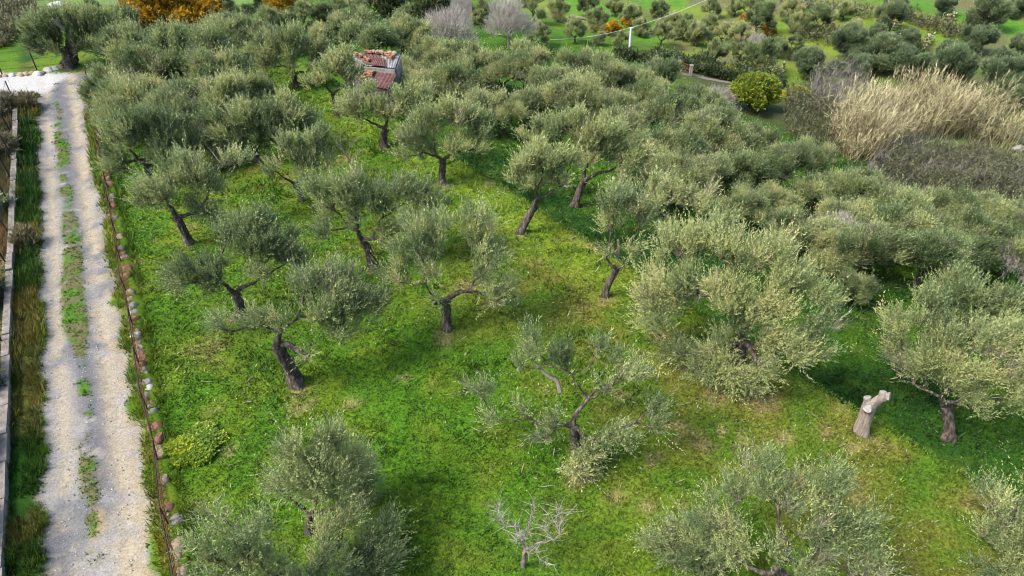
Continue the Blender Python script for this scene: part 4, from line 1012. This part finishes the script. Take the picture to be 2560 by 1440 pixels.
scrub_field('brown_scrub', 'dark brown and olive scrub below the reed bed', [(2180, 450), (2230, 400), (2420, 390), (2560, 420), (2660, 500), (2620, 570), (2480, 540), (2330, 510)], 5200, M_BROWN, 703, 1.35, 'leaf', .45)
scrub_field('brown_scrub', 'brown scrub round the yellow shrubs left of the reed bed', [(1950, 330), (1960, 250), (2030, 215), (2120, 235), (2200, 300), (2110, 360), (2080, 420), (2000, 370)], 2600, M_BROWN, 704, 1.4, 'leaf', .45)
scrub_field('grey_brush', 'grey leafless brush between the small yellow bush and the reeds', [(2020, 275), (2020, 225), (2080, 205), (2150, 225), (2180, 290), (2100, 300)], 4200, M_DRYTWIG, 705, 2.4, 'twig', .42, w=.02)
scrub_field('hedgerow', 'dark overgrown hedgerow along the lane by the gate', [(1530, 155), (1545, 139), (1640, 146), (1760, 165), (1840, 180), (1960, 215), (1940, 240), (1820, 205), (1740, 185), (1640, 165)], 4200, M_DARKLEAF, 706, 1.05, 'leaf', .42, ll=.24, lw=.12)
scrub_field('brown_scrub', 'low brown scrub on the banks of the far hillside', [(1980, 75), (2060, 85), (2150, 120), (2120, 135), (2040, 110), (1970, 95)], 420, M_BROWN, 707, 1.0, 'leaf', .5, ll=.3, lw=.12)
scrub_field('brown_scrub', 'low dark scrub along the terrace bank beside the far cacti', [(2250, 40), (2350, 70), (2440, 105), (2430, 120), (2330, 88), (2250, 55)], 420, M_BROWN, 708, 1.2, 'leaf', .5, ll=.3, lw=.12)
scrub_field('brown_scrub', 'greyish brown scrub in the field at the top left corner', [(-40, 75), (-20, 25), (70, 22), (110, 45), (60, 80), (20, 120), (-30, 130)], 3000, M_BROWN, 709, .9, 'leaf', .62, ll=.22, lw=.08)
scrub_field('brown_scrub', 'low brown scrub along the upper banks at the top right', [(1950, 10), (2080, 18), (2180, 40), (2170, 52), (2060, 35), (1960, 25)], 350, M_BROWN, 710, .9, 'leaf', .55, ll=.3, lw=.12)

# vegetation behind the low wall
rng = np.random.default_rng(77)
HL = ['dark shrub behind the left fence at the bottom corner', 'dark shrub second from the bottom behind the left fence', 'dark leafy shrub behind the left fence level with the stump tree', 'dark shrub behind the left fence halfway up', 'grey leaved spiky shrub poking through the left fence', 'olive brown shrub behind the left fence near the road bend', 'brown bush behind the left fence just below the bend']
for i, (y, w, m, t) in enumerate([(9.8, 2.2, M_DARKLEAF, .3), (12.6, 2.2, M_DARKLEAF, .25), (16, 2.4, M_DARKLEAF, .3), (20.5, 2.4, M_DARKLEAF, .35), (27.5, 2.4, M_ROUND, .75), (33, 2.6, M_BROWN, .75), (38.5, 2.6, M_BROWN, .75)]):
    p = road_at(-8.5, y)
    shrub('hedge_shrub', HL[i], 'shrub', p, w, 1.5 if i < 4 else .9, 800 + i, m, tone=t, dens=110, ll=.2, lw=.075, n=9, bare=.25 if i > 3 else .1)
for i, (y, w, h, t, lab) in enumerate([(25, .8, .8, .62, 'tuft of tall dry grass on the left verge'), (39.8, 1.0, .9, .58, 'brown dry bush at the end of the low wall')]):
    shrub('dry_bush', lab, 'bush', road_at(-6.4, y), w, h, 820 + i, M_BROWN, tone=t + .3, dens=500, ll=.16, lw=.04, n=6, up=1.2, slen=(.25, .5))

# prickly pears: flat pads stacked edge on edge
def cactus(label, u, v, w, seed, tone=.5, n=26):
    p = hit(u, v); wm = w * depth(p) / FPX; p = hit(u, v, wm * .3); rng = np.random.default_rng(seed)
    B = np.array([p[0], p[1], H(p[0], p[1])]); root = thing('prickly_pear', label, 'cactus', B)
    tips = [(np.array([rng.normal() * wm * .2, rng.normal() * wm * .16, 0]), np.array([0, 0, 1.])) for _ in range(7)]
    r0 = max(.20, wm * .075); lv = MB()
    for i in range(n * 2):
        b, d = tips[int(rng.integers(len(tips)))]
        if b[2] > wm * .65: continue
        d2 = norm(d * .5 + [rng.normal() * .6, rng.normal() * .5, .7]); c = b + d2 * r0; s_ = norm(np.cross(d2, rng.normal(size=3))); q = np.cross(d2, s_)
        a = np.arange(8) * math.pi / 4; ring = c + np.outer(np.cos(a), d2) * r0 + np.outer(np.sin(a), s_) * r0 * .62
        V = np.concatenate([ring, [c + q * r0 * .16], [c - q * r0 * .16]])
        lv.add(V, [(k, (k + 1) % 8, 8) for k in range(8)] + [((k + 1) % 8, k, 9) for k in range(8)], 0, np.clip(tone + rng.normal() * .25, 0, 1), True)
        tips.append((c + d2 * r0 * .9, d2))
    o = lv.build('pads', M_CACTUS, root); o.color = (.5, .5, .5, 1)
cactus('flowering prickly pear thicket above the yellow green shrub', 1942, 180, 56, 901, .62, 60)
cactus('prickly pear with pale tips left of the biggest dark round tree', 2315, 104, 46, 902, .6, 46)
cactus('prickly pear with pale yellow tips above the dense round olive trees', 2237, 68, 34, 903, .75, 24)
cactus('small pale prickly pear on the upper terrace bank', 2378, 42, 26, 904, .7, 18)
cactus('prickly pear on the highest bank beside a dark olive tree', 2275, 38, 26, 905, .6, 18)

# ------------------------------------------------------------------ ruined shed with bricks on its roof
M_PLASTER = rough_mat('grey_render', [(.3, (.13, .125, .115)), (.55, (.23, .22, .20)), (.8, (.33, .315, .295))], 3, .95, .5, 20)
M_SHEET = rough_mat('rusty_sheet', [(.3, (.055, .026, .024)), (.55, (.115, .056, .05)), (.8, (.2, .13, .12))], 3.5, .8, .2, metallic=.2)
M_SHEET2 = rough_mat('galvanised_sheet', [(.3, (.16, .155, .15)), (.7, (.34, .335, .325))], 3, .5, .1, metallic=.3)
M_BRICK = rough_mat('orange_brick', [(.3, (.20, .085, .05)), (.7, (.33, .155, .095))], 8, .9, .4)
M_TIMBER = rough_mat('dark_timber', [(.3, (.03, .022, .016)), (.7, (.11, .08, .055))], 8, .9, .4)
BLc, BRc, FRc, FLc = [np.array(q) for q in ((-11.15, 44.95, 1.65), (-7.3, 44.5, 1.65), (-7.4, 42.7, 1.40), (-9.58, 43.2, 1.40))]
shed = thing('ruined_shed', 'small ruined shed with grey walls and a patched roof of rusty sheets', 'shed', (FLc[0], FLc[1], float(H(FLc[0], FLc[1]))))
so3 = np.array(shed.location)
def wall_slab(nm, a, b, th, zt_a, zt_b, mat, parent=shed):
    g = float(min(H(a[0], a[1]), H(b[0], b[1]))) - .3
    T = norm(np.array([b[0] - a[0], b[1] - a[1], 0])); N_ = np.array([T[1], -T[0], 0]) * th / 2
    V = []
    for s_ in (-1, 1):
        for p_, zt in ((a, zt_a), (b, zt_b)):
            V += [np.array([p_[0], p_[1], g]) + N_ * s_ - so3, np.array([p_[0], p_[1], zt]) + N_ * s_ - so3]
    return MB().add(V, [(0, 2, 3, 1), (4, 5, 7, 6), (0, 1, 5, 4), (2, 6, 7, 3), (1, 3, 7, 5), (0, 4, 6, 2)]).build(nm, mat, parent)
wall_slab('wall', BLc, FLc + (FLc - BLc) * .03, .22, 1.81, 1.53, M_PLASTER)
wall_slab('wall', BLc + [.16, .05, 0], BRc, .2, 1.60, 1.60, M_PLASTER)
wall_slab('wall', BRc + [0, -.14, 0], FRc + [0, .14, 0], .2, 1.60, 1.35, M_PLASTER)
wall_slab('wall', FLc + [.16, -.02, 0], FRc, .2, 1.37, 1.37, M_PLASTER)
def corr(nm, a, b, c, d, mat, parent, waves=9, amp=.025):
    """corrugated sheet with corners a-b (far edge) and d-c (near edge)"""
    a, b, c, d = [np.asarray(q, float) - so3 for q in (a, b, c, d)]
    n = waves * 4; V = []
    for i in range(n + 1):
        t = i / n; w = np.array([0, 0, math.sin(t * waves * 2 * math.pi) * amp])
        V += [a + (b - a) * t + w, d + (c - d) * t + w]
    up = np.array([0, 0, .012]); k = len(V); V = V + [q - up for q in V]
    f = [(2 * i, 2 * i + 1, 2 * i + 3, 2 * i + 2) for i in range(n)] + [(k + 2 * i, k + 2 * i + 2, k + 2 * i + 3, k + 2 * i + 1) for i in range(n)]
    return MB().add(V, f).build(nm, mat, parent)
lerp2 = lambda s_, t, dz=0.0: (BLc + (BRc - BLc) * s_) * (1 - t) + (FLc + (FRc - FLc) * s_) * t + [0, 0, dz]
for i, (s0, s1, t0, t1, mt, dz) in enumerate([(.03, .36, .02, 1.0, M_SHEET2, .06), (.30, .66, .0, 1.0, M_SHEET, .10), (.62, 1.0, .0, 1.02, M_SHEET2, .065), (.38, .74, .45, 1.04, M_SHEET, .15), (.12, .34, .3, .95, M_SHEET, .115)]):
    corr('roof_sheet', lerp2(s0, t0, dz), lerp2(s1, t0, dz), lerp2(s1, t1, dz), lerp2(s0, t1, dz), mt, shed, 6)
# lean-to in front, sagging rusty sheets on timber posts
LA, LB = FLc + [.25, -.16, -.32], FRc + [.1, -.16, -.32]
dirF = norm(np.array([LB[1] - LA[1], LA[0] - LB[0], 0]))
LD, LC = LA + dirF * 1.35 + [0, 0, -.35], LB + dirF * 1.5 + [0, 0, -.4]
m_ = lambda s_, t, dz=0.0: (LA + (LB - LA) * s_) * (1 - t) + (LD + (LC - LD) * s_) * t + [0, 0, dz]
for (s0, s1, t0, t1, mt, dz) in [(.0, .45, .0, .9, M_SHEET, .0), (.40, 1.0, .0, 1.0, M_SHEET, .04), (.28, .5, .5, 1.1, M_SHEET2, .08)]:
    corr('lean_to_sheet', m_(s0, t0, dz), m_(s1, t0, dz), m_(s1, t1, dz), m_(s0, t1, dz), mt, shed, 5)
for s_ in (.04, .5, .97):
    p = m_(s_, .95, -.05) - so3; mb = MB(); tube(mb, [[p[0], p[1], -.4], p], [.05, .045], 6); mb.build('timber_post', M_TIMBER, shed)
mb = MB(); tube(mb, [m_(-.02, .95, -.05) - so3, m_(1.0, .95, -.05) - so3], [.045, .045], 6); mb.build('timber_beam', M_TIMBER, shed)
for q in range(4):
    p, p2 = m_(.55, .96, -.25 - .22 * q) - so3, m_(.98, .96, -.25 - .22 * q) - so3
    mb = MB(); c = (p + p2) / 2; box(mb, c, np.linalg.norm(p2 - p), .03, .14, rotz(math.atan2(p2[1] - p[1], p2[0] - p[0])), 0, .5); mb.build('plank', M_TIMBER, shed)
rng = np.random.default_rng(91)
def brick(loc, rz, label, group, sx=.30, sy=.17, sz=.14):
    mb = MB(); box(mb, (0, 0, 0), sx, sy, sz, None, 0, .5, .02, rng); o = mb.build('brick', M_BRICK, None, None, loc); o.rotation_euler = (rng.normal() * .06, rng.normal() * .06, rz)
    return tag(o, label, 'brick', group)
for (s_, t) in [(.10, .06), (.17, .3), (.22, .44), (.27, .60), (.31, .72), (.42, .08), (.48, .10), (.76, .2), (.80, .34), (.86, .45), (.70, .14), (.90, .30), (.60, .12)]:
    brick(lerp2(s_, t, .24), -.9 + rng.normal() * .4, 'orange brick weighing down the upper sheets of the shed roof', 'bricks on the upper shed roof')
for (s_, t) in [(.02, .12), (.08, .3), (.14, .15), (.22, .3), (.26, .12), (.18, .5), (.06, .62), (.30, .82), (.36, .72)]:
    brick(m_(s_, t, .14), rng.random() * 3, 'orange brick lying on the sagging lean to of the shed', 'bricks on the lean to')
# a few stones on the far edge of the roof
for (s_, t) in [(.62, .05), (.68, .04), (.84, .06), (.92, .08), (.55, .03)]:
    o = link('roof_stone', SM[3, int(rng.integers(4))], None, lerp2(s_, t, .2)); o.scale = (.2, .16, .12); o.rotation_euler = (0, 0, rng.random() * 6)
    tag(o, 'pale stone holding down the far edge of the shed roof', 'stone', 'stones on the shed roof')

# pale stone hut far behind
p = hit(1140, 48); hz = float(H(p[0], p[1])); dz = depth(p)
hut = thing('stone_hut', 'pale stone hut with a flat roof behind the grey leafless trees', 'hut', (p[0], p[1], hz), .1)
hw = 80 * dz / FPX; M_HUT = rough_mat('pale_rubble', [(.3, (.19, .165, .14)), (.7, (.33, .30, .265))], 2, .95, .6, 8)
for (cx, cy, sx, sy) in [(0, -hw * .35, hw, .35), (0, hw * .35, hw, .35), (-hw / 2 + .175, 0, .35, hw * .7 - .36), (hw / 2 - .175, 0, .35, hw * .7 - .36)]:
    mb = MB(); box(mb, (cx, cy, 1.0), sx, sy, 2.9); mb.build('wall', M_HUT, hut)
mb = MB(); box(mb, (0, 0, 2.56), hw * 1.04, hw * .78, .2, None, 0, .5, .1, rng)
mb.build('roof', rough_mat('pink_grey_roof', [(.35, (.20, .11, .10)), (.5, (.29, .265, .25)), (.75, (.42, .40, .385))], .6, .9, .4, 8), hut)

# ------------------------------------------------------------------ cable pole, cable, gate, tracks
M_WHITE = rough_mat('pale_concrete_pole', [(.3, (.42, .42, .41)), (.7, (.56, .56, .55))], 4, .7, .2)
M_CABLE = rough_mat('pale_cable', [(.3, (.62, .66, .64)), (.7, (.74, .78, .76))], 4, .6, .1)
B = at_ground(1573, 136); TOP = at_plane(1578, 69, B)
pole = thing('cable_pole', 'white cable pole standing by the hedgerow in the valley', 'pole', B); q = TOP - B
mb = MB(); tube(mb, [[0, 0, -.3], q * .5, q], [.15, .13, .11], 10); mb.build('shaft', M_WHITE, pole)
mb = MB(); tube(mb, [q * .985 + [-.25, 0, 0], q * .985 + [.25, 0, 0]], [.06, .06], 6); mb.build('bracket', M_WHITE, pole)
A0, A1, A2 = at_plane(1165, 63, B, 4), at_plane(1735, 0, B, -3), at_plane(1000, 72, B, 6)
A3 = TOP + (A1 - TOP) * 2.2; A4 = A2 + (A2 - A0) * 1.2
def catenary(a, b, sag, n=16):
    t = np.linspace(0, 1, n)[:, None]; return a + (b - a) * t - np.array([0, 0, 1.]) * sag * 4 * t * (1 - t)
mb = MB()
for a, b, sg in ((TOP, A0, 1.35), (TOP, A3, .5), (A0, A4, .4)):
    tube(mb, catenary(a, b, sg), [.009] * 16, 4)
tag(mb.build('overhead_cable', M_CABLE), 'thin pale overhead cable strung from the white pole', 'cable')
Ph = at_ground(1165, 120); ph2 = thing('cable_pole', 'cable pole hidden behind the wide grey leafless tree', 'pole', (A0[0], A0[1], float(H(A0[0], A0[1]))))
mb = MB(); hh = A0[2] - float(H(A0[0], A0[1])); tube(mb, [[0, 0, -.3], [0, 0, hh]], [.14, .1], 8); mb.build('shaft', M_DEAD, ph2)
GP = [at_ground(1694, 180), at_ground(1725, 190)]
gate = thing('field_gate', 'rusty iron field gate between two pale stone posts', 'gate', GP[0]); g2 = GP[1] - GP[0]
M_POSTS = rough_mat('cream_gatepost', [(.3, (.17, .155, .13)), (.7, (.27, .25, .215))], 4, .9, .3)
for q in (np.zeros(3), g2):
    mb = MB(); box(mb, q + [0, 0, .4], .28, .28, 1.2); box(mb, q + [0, 0, 1.04], .34, .34, .08); mb.build('post', M_POSTS, gate)
mb = MB()
for z in (.2, .55, .95): tube(mb, [[.2, 0, z] + g2 * .02, g2 * .96 + [0, 0, z]], [.035, .035], 5)
mb.build('rail', M_RUST, gate); mb = MB()
for t in np.linspace(.1, .92, 9): tube(mb, [g2 * t + [0, 0, .2], g2 * t + [0, 0, .98]], [.022, .022], 4)
mb.build('bars', M_RUST, gate)
def track(name, label, pts, w):
    P = np.array([hit(u, v)[:2] for u, v in pts]); t = np.linspace(0, len(P) - 1, (len(P) - 1) * 8 + 1); Q = np.stack([np.interp(t, np.arange(len(P)), P[:, k]) for k in range(2)], 1)
    T = np.gradient(Q, axis=0); T = T / np.linalg.norm(T, axis=1, keepdims=True); N_ = np.stack([-T[:, 1], T[:, 0]], 1); V = []
    for i in range(len(Q)):
        for e in (-1, -.33, .33, 1):
            a = Q[i] + N_[i] * w * e * .5 * (1 + .15 * math.sin(i * 1.7)); V.append([a[0], a[1], float(H(a[0], a[1])) + (.06 if abs(e) < 1 else -.05)])
    f = [(4 * i + k, 4 * i + k + 1, 4 * i + k + 5, 4 * i + k + 4) for i in range(len(Q) - 1) for k in range(3)]
    c = np.broadcast_to([.15, .14, .12], (len(V), 3))
    tag(MB().add(V, f, 0, .5, True).build(name, M_ROAD, None, c), label, kind='structure')
track('farm_track', 'narrow pale track beyond the reeds at the right edge', [(2480, 300), (2520, 325), (2560, 352), (2620, 395)], 1.2)
track('farm_lane', 'pale lane in front of the gate', [(1660, 178), (1705, 183), (1760, 195), (1830, 207), (1945, 212)], 1.2)
B = at_ground(1425, 44); B2 = at_ground(1472, 52); mb = MB(); tube(mb, [[0, 0, .15], (B2 - B) * .5 + [0, 0, .15], B2 - B + [0, 0, .12]], [.32, .22, .14], 8, 0, .5, rng, .2)
tag(mb.build('fallen_log', M_DEAD, None, None, B), 'pale fallen log lying on the bright grass in the valley', 'log')
for i, (u, v, s_, lab) in enumerate([(145, 24, .9, 'white boulder in the field behind the massive old olive'), (30, 13, .4, 'small white stone in the field at the top left corner'), (2548, 378, .7, 'pale boulder in the scrub at the right edge')]):
    p = at_ground(u, v); o = link('boulder', SM[2 if i == 2 else 1, i], None, p + [0, 0, s_ * .2]); o.scale = (s_, s_ * .7, s_ * .5); tag(o, lab, 'boulder')
